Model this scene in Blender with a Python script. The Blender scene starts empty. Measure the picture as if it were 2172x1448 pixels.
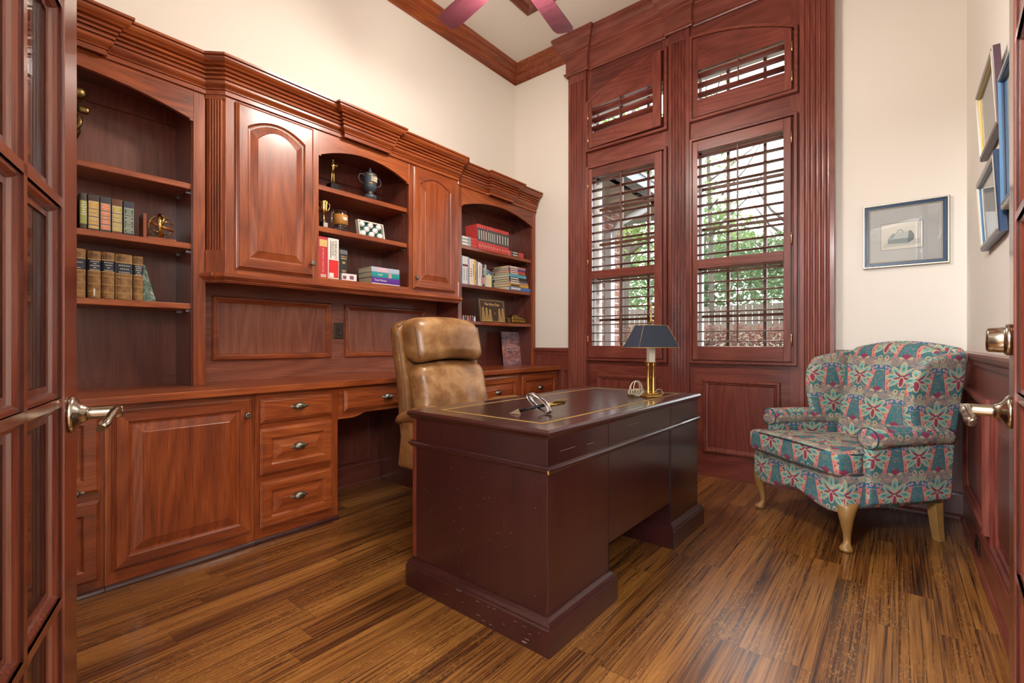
import bpy, math, random
from mathutils import Vector, Matrix, noise
random.seed(7)
SC = bpy.context.scene
COL = SC.collection
PI = math.pi

# ------------------------------------------------------------------ camera
cam_d = bpy.data.cameras.new('camera')
cam_d.sensor_width = 36.0
cam_d.lens = 36.0 * 1007.0 / 2172.0
cam_d.shift_y = 2.5 / 2172.0
cam_d.clip_start = 0.02
cam_o = bpy.data.objects.new('camera', cam_d)
cam_o.location = (0, 0, 1.05)
cam_o.rotation_euler = (PI / 2, 0, math.radians(39.2))
COL.objects.link(cam_o)
SC.camera = cam_o

# ------------------------------------------------------------------ world, lights, exposure
W = bpy.data.worlds.new('overcast_sky')
SC.world = W
W.use_nodes = True
bgn = W.node_tree.nodes['Background']
bgn.inputs[0].default_value = (0.93, 0.97, 1.0, 1)
bgn.inputs[1].default_value = 6.0

def area_light(name, loc, target, sx, sy, power, col):
    d = bpy.data.lights.new(name, 'AREA')
    d.shape = 'RECTANGLE'; d.size = sx; d.size_y = sy; d.energy = power; d.color = col
    o = bpy.data.objects.new(name, d)
    o.location = loc
    o.rotation_euler = (Vector(target) - Vector(loc)).to_track_quat('-Z', 'Y').to_euler()
    COL.objects.link(o)
    return o

def point_light(name, loc, power, col, radius):
    d = bpy.data.lights.new(name, 'POINT')
    d.energy = power; d.color = col; d.shadow_soft_size = radius
    o = bpy.data.objects.new(name, d)
    o.location = loc
    COL.objects.link(o)
    return o

area_light('hall_fill_light', (1.45, -0.75, 2.74), (-0.9, 1.2, 0.9), 1.1, 1.1, 120, (1.0, 0.97, 0.95))  # added fill from the unseen hall, brightens the cabinet side
area_light('hall_fill_light', (-0.80, -1.75, 2.74), (-0.2, 3.2, 0.8), 0.6, 0.6, 230, (0.96, 0.97, 1.0))  # second added fill behind the camera, aimed at the armchair side
for i in range(3):                                   # bulbs of the fan's light kit
    a = 2 * PI * i / 3 + 0.4
    point_light('fan_bulb', (-1.53 + 0.17 * math.cos(a), 1.90 + 0.17 * math.sin(a), 2.90), 34, (1.0, 0.92, 0.82), 0.11)

vs = SC.view_settings
SC.display_settings.display_device = 'sRGB'
vs.view_transform = 'Standard'
vs.look = 'None'
vs.gamma = 1.0
vs.use_curve_mapping = False
vs.exposure = 0.28
SC.cycles.use_denoising = True
SC.cycles.max_bounces = 7
SC.cycles.diffuse_bounces = 4
SC.cycles.glossy_bounces = 3
SC.cycles.transparent_max_bounces = 8
SC.cycles.caustics_reflective = False
SC.cycles.caustics_refractive = False
SC.cycles.sample_clamp_indirect = 6.0

# ------------------------------------------------------------------ mesh builder
class MB:
    def __init__(s):
        s.v = []; s.f = []; s.mi = []; s.sm = []
    def add(s, verts, faces, mi=0, smooth=False):
        b = len(s.v)
        s.v += [tuple(p) for p in verts]
        for f in faces:
            s.f.append([b + i for i in f]); s.mi.append(mi); s.sm.append(smooth)
        return s
    def box(s, x0, x1, y0, y1, z0, z1, mi=0):
        x0, x1 = min(x0, x1), max(x0, x1); y0, y1 = min(y0, y1), max(y0, y1); z0, z1 = min(z0, z1), max(z0, z1)
        v = [(x0,y0,z0),(x1,y0,z0),(x1,y1,z0),(x0,y1,z0),(x0,y0,z1),(x1,y0,z1),(x1,y1,z1),(x0,y1,z1)]
        return s.add(v, [(0,3,2,1),(4,5,6,7),(0,1,5,4),(1,2,6,5),(2,3,7,6),(3,0,4,7)], mi)
    def loft(s, rings, closed=True, cap=True, mi=0, smooth=True, loop=False):
        n = len(rings[0]); v = [p for r in rings for p in r]; f = []
        m = len(rings)
        for i in range(m if loop else m - 1):
            j = (i + 1) % m
            for k in range(n if closed else n - 1):
                l = (k + 1) % n
                f.append((i*n+k, i*n+l, j*n+l, j*n+k))
        s.add(v, f, mi, smooth)
        if cap and not loop:
            b = len(s.v) - len(v)
            s.f.append([b + k for k in range(n)][::-1]); s.mi.append(mi); s.sm.append(False)
            s.f.append([b + (m-1)*n + k for k in range(n)]); s.mi.append(mi); s.sm.append(False)
        return s
    def lathe(s, prof, c=(0,0,0), seg=24, mi=0, smooth=True, sx=1, sy=1, axis='z'):
        rings = []
        for r, z in prof:
            ring = []
            for k in range(seg):
                a = 2*PI*k/seg
                x, y = r*math.cos(a)*sx, r*math.sin(a)*sy
                if axis == 'z': p = (c[0]+x, c[1]+y, c[2]+z)
                elif axis == 'x': p = (c[0]+z, c[1]+x, c[2]+y)
                else: p = (c[0]+y, c[1]+z, c[2]+x)
                ring.append(p)
            rings.append(ring)
        return s.loft(rings, True, True, mi, smooth)
    def tube(s, pts, r, seg=8, mi=0, smooth=True, loop=False, flat=1.0):
        pts = [Vector(p) for p in pts]; n = len(pts)
        if not hasattr(r, '__len__'): r = [r]*n
        rings = []; up = None
        for i, p in enumerate(pts):
            a = pts[(i-1) % n] if (i > 0 or loop) else p
            b = pts[(i+1) % n] if (i < n-1 or loop) else p
            d = (b - a).normalized()
            if up is None:
                up = d.orthogonal().normalized()
            else:
                up = (up - d*up.dot(d))
                up = up.normalized() if up.length > 1e-6 else d.orthogonal().normalized()
            w = d.cross(up)
            rings.append([tuple(p + up*(math.cos(2*PI*k/seg)*r[i]) + w*(math.sin(2*PI*k/seg)*r[i]*flat)) for k in range(seg)])
        return s.loft(rings, True, not loop, mi, smooth, loop)
    def sweep(s, path, prof, mapf, closed=False, side=1, mi=0, smooth=False, cap=True):
        """path: 2D points, prof: (offset to the side, height); mapf(u, v, h) -> xyz"""
        n = len(path); rings = []
        def nrm(a, b):
            d = Vector((b[0]-a[0], b[1]-a[1])).normalized()
            return Vector((d.y, -d.x)) * side
        for i in range(n):
            ns = []
            if i > 0 or closed: ns.append(nrm(path[i-1], path[i]))
            if i < n-1 or closed: ns.append(nrm(path[i], path[(i+1) % n]))
            if len(ns) == 2:
                t = ns[0] + ns[1]; m = t / max(0.15, (1 + ns[0].dot(ns[1])))
            else: m = ns[0]
            rings.append([mapf(path[i][0] + m.x*o, path[i][1] + m.y*o, h) for o, h in prof])
        return s.loft(rings, True, cap and not closed, mi, smooth, closed)
    def poly(s, pts, d, mapf, mi=0):
        """extrude a 2D polygon: mapf(u, v, h) with h 0..d"""
        n = len(pts)
        v = [mapf(u, w, 0) for u, w in pts] + [mapf(u, w, d) for u, w in pts]
        f = [tuple(range(n))[::-1], tuple(range(n, 2*n))] + [(i, (i+1) % n, n+(i+1) % n, n+i) for i in range(n)]
        return s.add(v, f, mi)
    def rbox(s, c, h, r, n=12, fn=None, mi=0):
        idx = {}; vs_ = []; fs = []
        hx, hy, hz = h
        def ticks(hh):
            a = [-hh, -hh + r*0.3, -hh + r*0.65]
            m = [(-hh + r) + (2*hh - 2*r)*i/(n-1) for i in range(n)]
            return a + m + [-t for t in a[::-1]]
        T = [ticks(hx), ticks(hy), ticks(hz)]
        def vid(p):
            k = (round(p[0], 5), round(p[1], 5), round(p[2], 5))
            if k not in idx:
                inner = [max(-hh + r, min(hh - r, q)) for q, hh in zip(p, h)]
                d = Vector([q - w for q, w in zip(p, inner)])
                if d.length > 1e-9: d = d.normalized()*r
                q = Vector(inner) + d + Vector(c)
                if fn: q = Vector(fn(q.x, q.y, q.z))
                idx[k] = len(vs_); vs_.append(tuple(q))
            return idx[k]
        for ax in range(3):
            b, cc = (ax+1) % 3, (ax+2) % 3
            for sgn in (-1, 1):
                for i in range(len(T[b])-1):
                    for j in range(len(T[cc])-1):
                        q = []
                        for u, w in ((i, j), (i+1, j), (i+1, j+1), (i, j+1)):
                            p = [0, 0, 0]; p[ax] = sgn*h[ax]; p[b] = T[b][u]; p[cc] = T[cc][w]
                            q.append(vid(p))
                        fs.append(q if sgn > 0 else q[::-1])
        return s.add(vs_, fs, mi, True)
    def build(s, name, mats, parent=None, off=(0,0,0), bevel=0.0, sub=0, uv=False, xf=None):
        me = bpy.data.meshes.new(name)
        if xf: vv = [tuple(Vector(xf(Vector(p))) - Vector(off)) for p in s.v]
        else: vv = [(p[0]-off[0], p[1]-off[1], p[2]-off[2]) for p in s.v]
        me.from_pydata(vv, [], s.f)
        if not isinstance(mats, (list, tuple)): mats = [mats]
        for m in mats: me.materials.append(m)
        me.polygons.foreach_set('material_index', s.mi)
        me.polygons.foreach_set('use_smooth', s.sm)
        import bmesh
        bm = bmesh.new(); bm.from_mesh(me)
        bmesh.ops.recalc_face_normals(bm, faces=bm.faces[:])
        bm.to_mesh(me); bm.free()
        if uv:
            l = me.uv_layers.new(name='UVMap')
            for p in me.polygons:
                nx, ny, nz = (abs(t) for t in p.normal)
                for li in p.loop_indices:
                    q = me.vertices[me.loops[li].vertex_index].co
                    if nz > nx and nz > ny: t = (q.x, q.y)
                    elif nx > ny: t = (q.y, q.z)
                    else: t = (q.x, q.z)
                    l.data[li].uv = t
        me.update()
        o = bpy.data.objects.new(name, me)
        COL.objects.link(o)
        if parent: o.parent = parent
        if bevel:
            b = o.modifiers.new('bevel', 'BEVEL'); b.width = bevel; b.segments = 2
            b.limit_method = 'ANGLE'; b.angle_limit = math.radians(40)
        if sub:
            b = o.modifiers.new('sub', 'SUBSURF'); b.levels = sub; b.render_levels = sub
        return o

def thing(name, label, cat, loc=(0,0,0), rz=0, group=None):
    o = bpy.data.objects.new(name, None)
    o.empty_display_size = 0.05
    COL.objects.link(o); o.location = loc; o.rotation_euler = (0, 0, rz)
    o['label'] = label; o['category'] = cat
    if group: o['group'] = group
    return o
def tag(o, label, cat, group=None):
    o['label'] = label; o['category'] = cat
    if group: o['group'] = group
    return o
def struct(o, label=None):
    o['kind'] = 'structure'
    if label: o['label'] = label
    return o
def pieces(name, mat, parent, off, boxes, bevel=0.0, mi=0):
    for b in boxes:
        m = MB(); m.box(*b); m.build(name, mat, parent, off, bevel=bevel)
def copy_tree(o, parent=None):
    c = o.copy(); COL.objects.link(c); c.parent = parent
    for ch in list(o.children): copy_tree(ch, c)
    return c
def text_mesh(name, body, size, mat, parent, mtx, align='CENTER', extrude=0.0002, space=1.0, bold=0.0):
    cu = bpy.data.curves.new(name, 'FONT')
    cu.body = body; cu.size = size; cu.align_x = align; cu.align_y = 'CENTER'; cu.extrude = extrude
    cu.space_character = space; cu.offset = bold; cu.resolution_u = 3
    t = bpy.data.objects.new('tmp', cu); COL.objects.link(t)
    dg = bpy.context.evaluated_depsgraph_get()
    me = bpy.data.meshes.new_from_object(t.evaluated_get(dg))
    COL.objects.unlink(t); bpy.data.objects.remove(t)
    me.name = name
    me.transform(mtx)
    me.materials.clear(); me.materials.append(mat)
    o = bpy.data.objects.new(name, me); COL.objects.link(o); o.parent = parent
    return o
def smooth01(t):
    t = max(0.0, min(1.0, t)); return t*t*(3-2*t)

# ------------------------------------------------------------------ materials
def S(r, g, b):
    def c(x):
        x /= 255.0
        return x/12.92 if x <= 0.04045 else ((x+0.055)/1.055)**2.4
    return (c(r), c(g), c(b), 1.0)

class NG:
    """tiny node-expression helper"""
    def __init__(s, name):
        s.m = bpy.data.materials.new(name); s.m.use_nodes = True
        s.t = s.m.node_tree; s.n = s.t.nodes; s.l = s.t.links
        s.b = s.n['Principled BSDF']
    def node(s, kind, **kw):
        n = s.n.new(kind)
        for k, v in kw.items(): setattr(n, k, v)
        return n
    def put(s, sock, val):
        if isinstance(val, bpy.types.NodeSocket): s.l.new(val, sock)
        else: sock.default_value = val
    def math(s, op, a, b=0.0, c=0.0, clamp=False):
        n = s.node('ShaderNodeMath', operation=op); n.use_clamp = clamp
        s.put(n.inputs[0], a); s.put(n.inputs[1], b); s.put(n.inputs[2], c)
        return n.outputs[0]
    def add(s, a, b): return s.math('ADD', a, b)
    def sub(s, a, b): return s.math('SUBTRACT', a, b)
    def mul(s, a, b): return s.math('MULTIPLY', a, b)
    def coords(s, kind='Object'):
        return s.node('ShaderNodeTexCoord').outputs[kind]
    def rand(s): return s.node('ShaderNodeObjectInfo').outputs['Random']
    def mapping(s, vec, scale=(1,1,1), loc=(0,0,0), rot=(0,0,0)):
        n = s.node('ShaderNodeMapping')
        s.put(n.inputs['Vector'], vec); n.inputs['Scale'].default_value = scale
        n.inputs['Location'].default_value = loc; n.inputs['Rotation'].default_value = rot
        return n.outputs[0]
    def noise(s, vec, scale=5, detail=2, rough=0.5, dist=0.0, out='Fac'):
        n = s.node('ShaderNodeTexNoise')
        if vec is not None: s.put(n.inputs['Vector'], vec)
        n.inputs['Scale'].default_value = scale; n.inputs['Detail'].default_value = detail
        n.inputs['Roughness'].default_value = rough; n.inputs['Distortion'].default_value = dist
        return n.outputs[out]
    def ramp(s, fac, stops, interp='LINEAR'):
        n = s.node('ShaderNodeValToRGB'); s.put(n.inputs[0], fac)
        e = n.color_ramp.elements; n.color_ramp.interpolation = interp
        while len(e) < len(stops): e.new(0.5)
        for el, (p, c) in zip(e, stops): el.position = p; el.color = c
        return n.outputs[0]
    def mix(s, fac, a, b, blend='MIX'):
        n = s.node('ShaderNodeMix', data_type='RGBA', blend_type=blend)
        s.put(n.inputs[0], fac); s.put(n.inputs[6], a); s.put(n.inputs[7], b)
        return n.outputs[2]
    def sep(s, vec):
        n = s.node('ShaderNodeSeparateXYZ'); s.put(n.inputs[0], vec); return n.outputs
    def comb(s, x, y, z=0.0):
        n = s.node('ShaderNodeCombineXYZ')
        s.put(n.inputs[0], x); s.put(n.inputs[1], y); s.put(n.inputs[2], z); return n.outputs[0]
    def bump(s, h, strength=0.2, dist=0.01):
        n = s.node('ShaderNodeBump'); s.put(n.inputs['Height'], h)
        n.inputs['Strength'].default_value = strength; n.inputs['Distance'].default_value = dist
        s.l.new(n.outputs[0], s.b.inputs['Normal'])
    def done(s, col=None, rough=None, metal=0.0, coat=0.0, spec=None, coat_rough=0.15):
        if col is not None: s.put(s.b.inputs['Base Color'], col)
        if rough is not None: s.put(s.b.inputs['Roughness'], rough)
        s.b.inputs['Metallic'].default_value = metal
        s.b.inputs['Coat Weight'].default_value = coat
        s.b.inputs['Coat Roughness'].default_value = coat_rough
        if spec is not None: s.b.inputs['Specular IOR Level'].default_value = spec
        return s.m

def plain(name, col, rough=0.5, metal=0.0, var=0.06, coat=0.0, nscale=30):
    """one colour with a faint procedural variation"""
    g = NG(name)
    n = g.noise(g.coords(), nscale, 3)
    c = g.mix(n, tuple(x*(1-var) for x in col[:3]) + (1,), tuple(min(1, x*(1+var)) for x in col[:3]) + (1,))
    return g.done(c, rough, metal, coat)

AX = {'x': (0.05, 1, 1), 'y': (1, 0.05, 1), 'z': (1, 1, 0.05)}
def wood(name, axis, dark, mid, light, rough=0.34, rings=6.0, coat=0.25, pore=0.30, bump=0.10, cr=0.15):
    g = NG(name)
    sc = AX[axis]
    vec = g.node('ShaderNodeVectorMath', operation='ADD')
    r = g.mul(g.rand(), 17.0)
    g.put(vec.inputs[0], g.coords()); g.put(vec.inputs[1], g.comb(r, g.mul(r, 0.7), g.mul(r, 1.3)))
    v = vec.outputs[0]
    a = g.noise(g.mapping(v, tuple(4.2*(t if t == 1 else 0.13) for t in sc)), 1.0, 1, 0.4)
    ring = g.math('PINGPONG', g.mul(a, rings*2.2), 0.5)                  # cathedral figure
    fine = g.noise(g.mapping(v, tuple(300*(t if t == 1 else 0.022) for t in sc)), 1.0, 3, 0.6)
    broad = g.noise(g.mapping(v, tuple(1.8*(t if t == 1 else 0.5) for t in sc)), 1.0, 2)
    f = g.add(g.mul(ring, 0.30), g.add(g.mul(fine, 0.52), g.mul(broad, 0.62)))
    f = g.math('MULTIPLY', f, 0.85)
    c = g.ramp(f, [(0.30, dark), (0.53, mid), (0.80, light)])
    p = g.math('MULTIPLY', g.sub(g.add(0.40, g.mul(ring, 0.10)), fine), 12.0, clamp=True)
    c = g.mix(g.mul(p, pore), c, tuple(x*0.4 for x in dark[:3]) + (1,))
    g.bump(fine, bump, 0.002)
    rr = g.add(rough - 0.08, g.mul(fine, 0.16))
    return g.done(c, rr, 0, coat, None, cr)

def wset(name, dark, mid, light, **kw):
    return {a: wood(name + '_' + a, a, dark, mid, light, **kw) for a in 'xyz'}
CH = wset('cherry_oak', S(76, 32, 16), S(138, 65, 30), S(182, 100, 48))          # wall unit
CD = wset('shaded_back_oak', S(62, 28, 24), S(100, 50, 40), S(128, 72, 56))     # backs and carcasses of the unit, recess shade put into the oak colour
WN = wset('window_oak', S(70, 31, 28), S(116, 56, 46), S(150, 84, 68))          # window surround, wainscot
MH = wset('mahogany', S(40, 15, 16), S(55, 22, 22), S(68, 30, 29), rings=2.0, pore=0.06, rough=0.32, coat=0.75, bump=0.003, cr=0.15)
CP = wset('panel_oak', S(92, 46, 34), S(136, 78, 58), S(170, 112, 88))
DR = wset('door_cherry', S(66, 30, 23), S(106, 52, 38), S(136, 72, 52), rings=3.0, rough=0.24, coat=0.6)
FB = wset('fan_blade_wood', S(58, 26, 34), S(80, 38, 48), S(96, 50, 58), rings=4)

def plaster(name, col):
    g = NG(name)
    n = g.noise(g.coords(), 160, 3, 0.6)
    g.bump(n, 0.06, 0.002)
    return g.done(g.mix(g.noise(g.coords(), 1.2, 2), tuple(x*0.985 for x in col[:3]) + (1,), col), 0.75, 0, 0, 0.25)
M_WALL = plaster('cream_wall_paint', S(236, 230, 220))
M_CEIL = plaster('ceiling_paint', S(226, 220, 210))

def floor_mat():
    g = NG('quartersawn_oak_floor')
    o = g.sep(g.coords()); x, y = o[0], o[1]
    w = 0.108
    row = g.math('FLOOR', g.math('DIVIDE', x, w))
    wn = g.node('ShaderNodeTexWhiteNoise', noise_dimensions='1D'); g.put(wn.inputs['W'], row)
    yy = g.add(y, g.mul(wn.outputs['Value'], 3.7))
    L = 0.95
    colr = g.math('FLOOR', g.math('DIVIDE', yy, L))
    wn2 = g.node('ShaderNodeTexWhiteNoise', noise_dimensions='2D'); g.put(wn2.inputs['Vector'], g.comb(row, colr))
    pr = wn2.outputs['Value']
    fx = g.math('FRACT', g.math('DIVIDE', x, w)); fy = g.math('FRACT', g.math('DIVIDE', yy, L))
    sx = g.math('LESS_THAN', g.math('MINIMUM', fx, g.sub(1.0, fx)), 0.012)
    sy = g.math('LESS_THAN', g.math('MINIMUM', fy, g.sub(1.0, fy)), 0.0012)
    seam = g.math('MAXIMUM', sx, sy)
    v = g.comb(g.add(x, g.mul(pr, 31.0)), g.add(y, g.mul(pr, 17.0)), g.mul(pr, 5.0))
    grain = g.noise(g.mapping(v, (150, 2.2, 1)), 1.0, 3, 0.65)
    band = g.noise(g.mapping(v, (30, 1.2, 1)), 1.0, 2, 0.5)
    fleck = g.noise(g.mapping(v, (120, 34, 1)), 1.0, 2, 0.6, 1.3)        # ray-fleck squiggles
    where = g.math('MULTIPLY', g.sub(g.noise(g.mapping(v, (9, 1.3, 1)), 1.0, 1), 0.42), 5.0, clamp=True)
    f = g.add(g.mul(grain, 0.78), g.add(g.mul(band, 0.32), g.mul(pr, 0.16)))
    c = g.ramp(f, [(0.42, S(44, 24, 12)), (0.55, S(92, 53, 23)), (0.67, S(138, 89, 39)), (0.88, S(176, 124, 62))])
    streak = g.math('MULTIPLY', g.sub(0.44, grain), 14.0, clamp=True)
    c = g.mix(g.mul(streak, 0.5), c, S(40, 22, 12))
    fm = g.mul(g.math('MULTIPLY', g.math('SUBTRACT', fleck, 0.53), 9.0, clamp=True), g.mul(where, 0.55))
    c = g.mix(fm, c, S(186, 136, 72))
    c = g.mix(g.mul(seam, 0.6), c, S(28, 14, 8))
    g.bump(g.sub(g.mul(grain, 0.5), g.mul(seam, 0.6)), 0.16, 0.002)
    return g.done(c, g.add(0.22, g.mul(grain, 0.16)), 0, 0.9, None, 0.27)
M_FLOOR = floor_mat()

def glass(name, refl=0.08, tint=(1,1,1,1), rough=0.0):
    m = bpy.data.materials.new(name); m.use_nodes = True
    t = m.node_tree; t.nodes.clear()
    out = t.nodes.new('ShaderNodeOutputMaterial'); mx = t.nodes.new('ShaderNodeMixShader')
    tr = t.nodes.new('ShaderNodeBsdfTransparent'); gl = t.nodes.new('ShaderNodeBsdfGlossy')
    tr.inputs[0].default_value = tint; gl.inputs['Roughness'].default_value = rough
    lw = t.nodes.new('ShaderNodeLayerWeight'); lw.inputs[0].default_value = 0.25
    ma = t.nodes.new('ShaderNodeMath'); ma.operation = 'MULTIPLY_ADD'
    t.links.new(lw.outputs['Fresnel'], ma.inputs[0]); ma.inputs[1].default_value = 0.6; ma.inputs[2].default_value = refl*0.3
    ma.use_clamp = True
    t.links.new(ma.outputs[0], mx.inputs[0]); t.links.new(tr.outputs[0], mx.inputs[1]); t.links.new(gl.outputs[0], mx.inputs[2])
    t.links.new(mx.outputs[0], out.inputs[0])
    return m
M_GLASS = glass('window_glass')
M_DGLASS = glass('door_glass', 0.12, (0.96, 0.97, 0.96, 1), 0.02)
M_PGLASS = glass('picture_glass', 0.12)

def metal(name, col, rough=0.25, var=0.15, nscale=60):
    g = NG(name)
    n = g.noise(g.coords(), nscale, 3)
    return g.done(g.mix(n, tuple(x*(1-var) for x in col[:3]) + (1,), col), g.add(rough - 0.05, g.mul(n, 0.1)), 1.0)
M_BRASS = metal('polished_brass', S(226, 190, 112), 0.18)
M_ABRASS = metal('antique_brass', S(150, 122, 66), 0.35)
M_PEWTER = metal('pewter', S(150, 148, 134), 0.38, 0.55, 220)
M_NICKEL = metal('satin_nickel', S(196, 188, 170), 0.2)
M_STEEL = metal('bright_steel', S(214, 216, 220), 0.16)
M_BRONZE = metal('bronze', S(134, 110, 66), 0.35, 0.4, 25)
M_BLACKM = plain('black_iron', S(22, 22, 26), 0.35, 0.6)
M_OUTLET = metal('dark_bronze_plate', S(92, 80, 70), 0.4)

def leather():
    g = NG('tan_leather')
    c = g.coords()
    n1 = g.noise(c, 4.0, 4, 0.6, 0.4); n2 = g.noise(c, 220, 3, 0.6); n3 = g.noise(c, 14, 3, 0.6)
    f = g.add(g.mul(n1, 0.75), g.mul(n3, 0.3))
    col = g.ramp(f, [(0.32, S(84, 54, 28)), (0.50, S(134, 92, 52)), (0.68, S(184, 142, 94))])
    g.bump(g.add(g.mul(n2, 0.25), g.mul(g.noise(g.mapping(c, (1, 14, 3)), 1.0, 3), 0.7)), 0.28, 0.006)
    return g.done(col, g.add(0.30, g.mul(n3, 0.16)), 0, 0.1)
M_LEATHER = leather()
M_PIPING = plain('leather_piping', S(110, 76, 42), 0.45)

def tapestry():
    """blue-green floral tapestry, a half-drop lattice of flowers and arches"""
    g = NG('floral_tapestry')
    uv = g.sep(g.mapping(g.coords('UV'), (0.80, 0.80, 1))); U, V = uv[0], uv[1]
    CW, CHh = 0.214, 0.152
    row = g.math('FLOOR', g.math('DIVIDE', V, CHh))
    odd = g.math('FLOORED_MODULO', row, 2.0)
    u = g.sub(g.math('FLOORED_MODULO', g.add(U, g.mul(odd, CW/2)), CW), CW/2)
    v = g.sub(g.math('FLOORED_MODULO', V, CHh), CHh/2)
    wob = g.noise(g.coords('UV'), 55, 2)
    u = g.add(u, g.mul(g.sub(wob, 0.5), 0.006))
    au = g.math('ABSOLUTE', u)
    w = g.sub(CW/2, au)                                        # distance to the cell edge
    def ell(cu, cv, a, b, ang=0.0, x=au, soft=9.0):
        ca, sa = math.cos(math.radians(ang)), math.sin(math.radians(ang))
        du, dv = g.sub(x, cu), g.sub(v, cv)
        p = g.math('DIVIDE', g.add(g.mul(du, ca), g.mul(dv, sa)), a)
        q = g.math('DIVIDE', g.sub(g.mul(dv, ca), g.mul(du, sa)), b)
        d = g.add(g.mul(p, p), g.mul(q, q))
        return g.math('MULTIPLY', g.sub(1.0, d), soft, clamp=True)
    st = g.noise(g.mapping(g.coords('UV'), (60, 170, 1)), 1.0, 3, 0.7)
    st2 = g.noise(g.mapping(g.coords('UV'), (22, 40, 1)), 1.0, 2, 0.6)
    col = g.ramp(g.add(g.mul(st, 0.7), g.mul(st2, 0.35)), [(0.36, S(58, 74, 98)), (0.46, S(110, 138, 142)), (0.56, S(170, 136, 124)), (0.70, S(206, 178, 152))])
    TEAL, MINT, CREAM, MAG, BLUE, PINK = S(28, 118, 126), S(128, 186, 176), S(204, 184, 144), S(146, 36, 84), S(44, 112, 146), S(218, 136, 124)
    def lay(col, m, c): return g.mix(m, col, c)
    dark = g.mul(ell(0.0, -0.008, 0.088, 0.066, soft=4), g.math('GREATER_THAN', st2, 0.44))
    col = lay(col, dark, TEAL)
    # arch with pillars at the cell edge
    ve = g.add(v, g.mul(g.mul(w, w), 5.0))
    inw = g.math('LESS_THAN', w, 0.052)
    for (dst, wid, cc) in ((0.045, 0.0175, CREAM), (0.045, 0.0135, BLUE)):
        m = g.mul(g.math('LESS_THAN', g.math('ABSOLUTE', g.sub(ve, dst)), wid), inw)
        col = lay(col, m, cc)
    for wd in (0.0, 0.026, 0.042):
        m = g.math('LESS_THAN', g.add(g.math('ABSOLUTE', g.sub(w, wd)), g.math('ABSOLUTE', g.sub(ve, 0.045))), 0.0072)
        col = lay(col, m, S(226, 196, 196))
        m = g.math('LESS_THAN', g.add(g.math('ABSOLUTE', g.sub(w, wd)), g.math('ABSOLUTE', g.sub(ve, 0.045))), 0.0036)
        col = lay(col, m, MAG)
    leg = g.mul(g.math('LESS_THAN', v, 0.03), g.math('GREATER_THAN', v, -0.062))
    wc = g.add(0.032, g.mul(g.sub(0.03, v), 0.22))
    mt = g.mul(g.math('LESS_THAN', g.math('ABSOLUTE', w), g.sub(wc, 0.012)), leg)
    col = lay(col, g.mul(mt, g.math('GREATER_THAN', st, 0.46)), TEAL)
    dp = g.math('ABSOLUTE', g.sub(w, wc))
    col = lay(col, g.mul(g.math('LESS_THAN', dp, 0.0125), leg), S(60, 84, 128))
    col = lay(col, g.mul(g.math('LESS_THAN', dp, 0.0098), leg), PINK)
    dots = g.sub(g.math('FLOORED_MODULO', v, 0.022), 0.011)
    col = lay(col, g.mul(g.math('LESS_THAN', g.add(g.mul(dp, dp), g.mul(dots, dots)), 0.0000105), leg), S(176, 44, 56))
    for cu, cv, a, b, an in ((0.014, 0.066, 0.020, 0.007, 62), (0.030, 0.062, 0.016, 0.006, 38)):
        col = lay(col, ell(cu, cv, a, b, an, x=w), CREAM); col = lay(col, ell(cu, cv, a*0.75, b*0.6, an, x=w), S(132, 170, 150))
    # flower
    fs = 0.86
    ell0 = ell
    def ell(cu, cv, a, b, ang=0.0, x=au, soft=9.0): return ell0(cu*fs, cv*fs, a*fs, b*fs, ang, x, soft)
    pet = [(0.0, 0.046, 0.019, 0.036, 0), (0.034, 0.028, 0.036, 0.0165, 36), (0.052, 0.000, 0.038, 0.0175, -8), (0.040, -0.030, 0.034, 0.014, -36)]
    for cu, cv, a, b, an in pet:
        col = lay(col, ell(cu, cv, a, b, an), CREAM)
        col = lay(col, ell(cu, cv, a*0.76, b*0.66, an), MINT)
        col = lay(col, ell(cu*1.1, cv*0.95, a*0.34, b*0.28, an), S(70, 142, 140))
    for cu, cv, a, b, an in [(0.020, 0.012, 0.024, 0.0052, 30), (0.024, -0.006, 0.020, 0.0050, -14)]:
        col = lay(col, ell(cu, cv, a, b, an), MAG)
    col = lay(col, ell(0.0, -0.026, 0.016, 0.030), CREAM)
    col = lay(col, ell(0.0, -0.026, 0.0105, 0.024), MAG)
    dd = g.math('SQRT', g.add(g.mul(g.sub(au, 0.017), g.sub(au, 0.017)), g.mul(g.add(v, 0.066), g.add(v, 0.066))))
    col = lay(col, g.math('LESS_THAN', g.math('ABSOLUTE', g.sub(dd, 0.0085)), 0.0026), CREAM)
    # small lotus between the pillars
    for cu, a, b, an in ((0.0, 0.008, 0.018, 0), (0.012, 0.012, 0.008, 35)):
        col = lay(col, ell(cu, -0.068, a, b, an, x=w), MAG)
    col = lay(col, ell(0.026, -0.078, 0.012, 0.006, 20, x=w), CREAM)
    weave = g.noise(g.coords('UV'), 900, 2)
    th = g.noise(g.mapping(g.coords('UV'), (140, 420, 1)), 1.0, 2, 0.7)
    col = g.mix(g.math('MULTIPLY', g.sub(th, 0.30), 0.95, clamp=True), col, g.ramp(st2, [(0.4, S(120, 118, 122)), (0.6, S(152, 128, 118))]))
    g.bump(weave, 0.25, 0.002)
    return g.done(col, 0.9, 0, 0, 0.15)
M_TAP = tapestry()
M_CORD = plain('dark_teal_welt', S(40, 62, 74), 0.8)
M_LEGW = plain('worn_honey_wood', S(150, 112, 62), 0.4, 0, 0.3, 0.2, 18)

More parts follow.
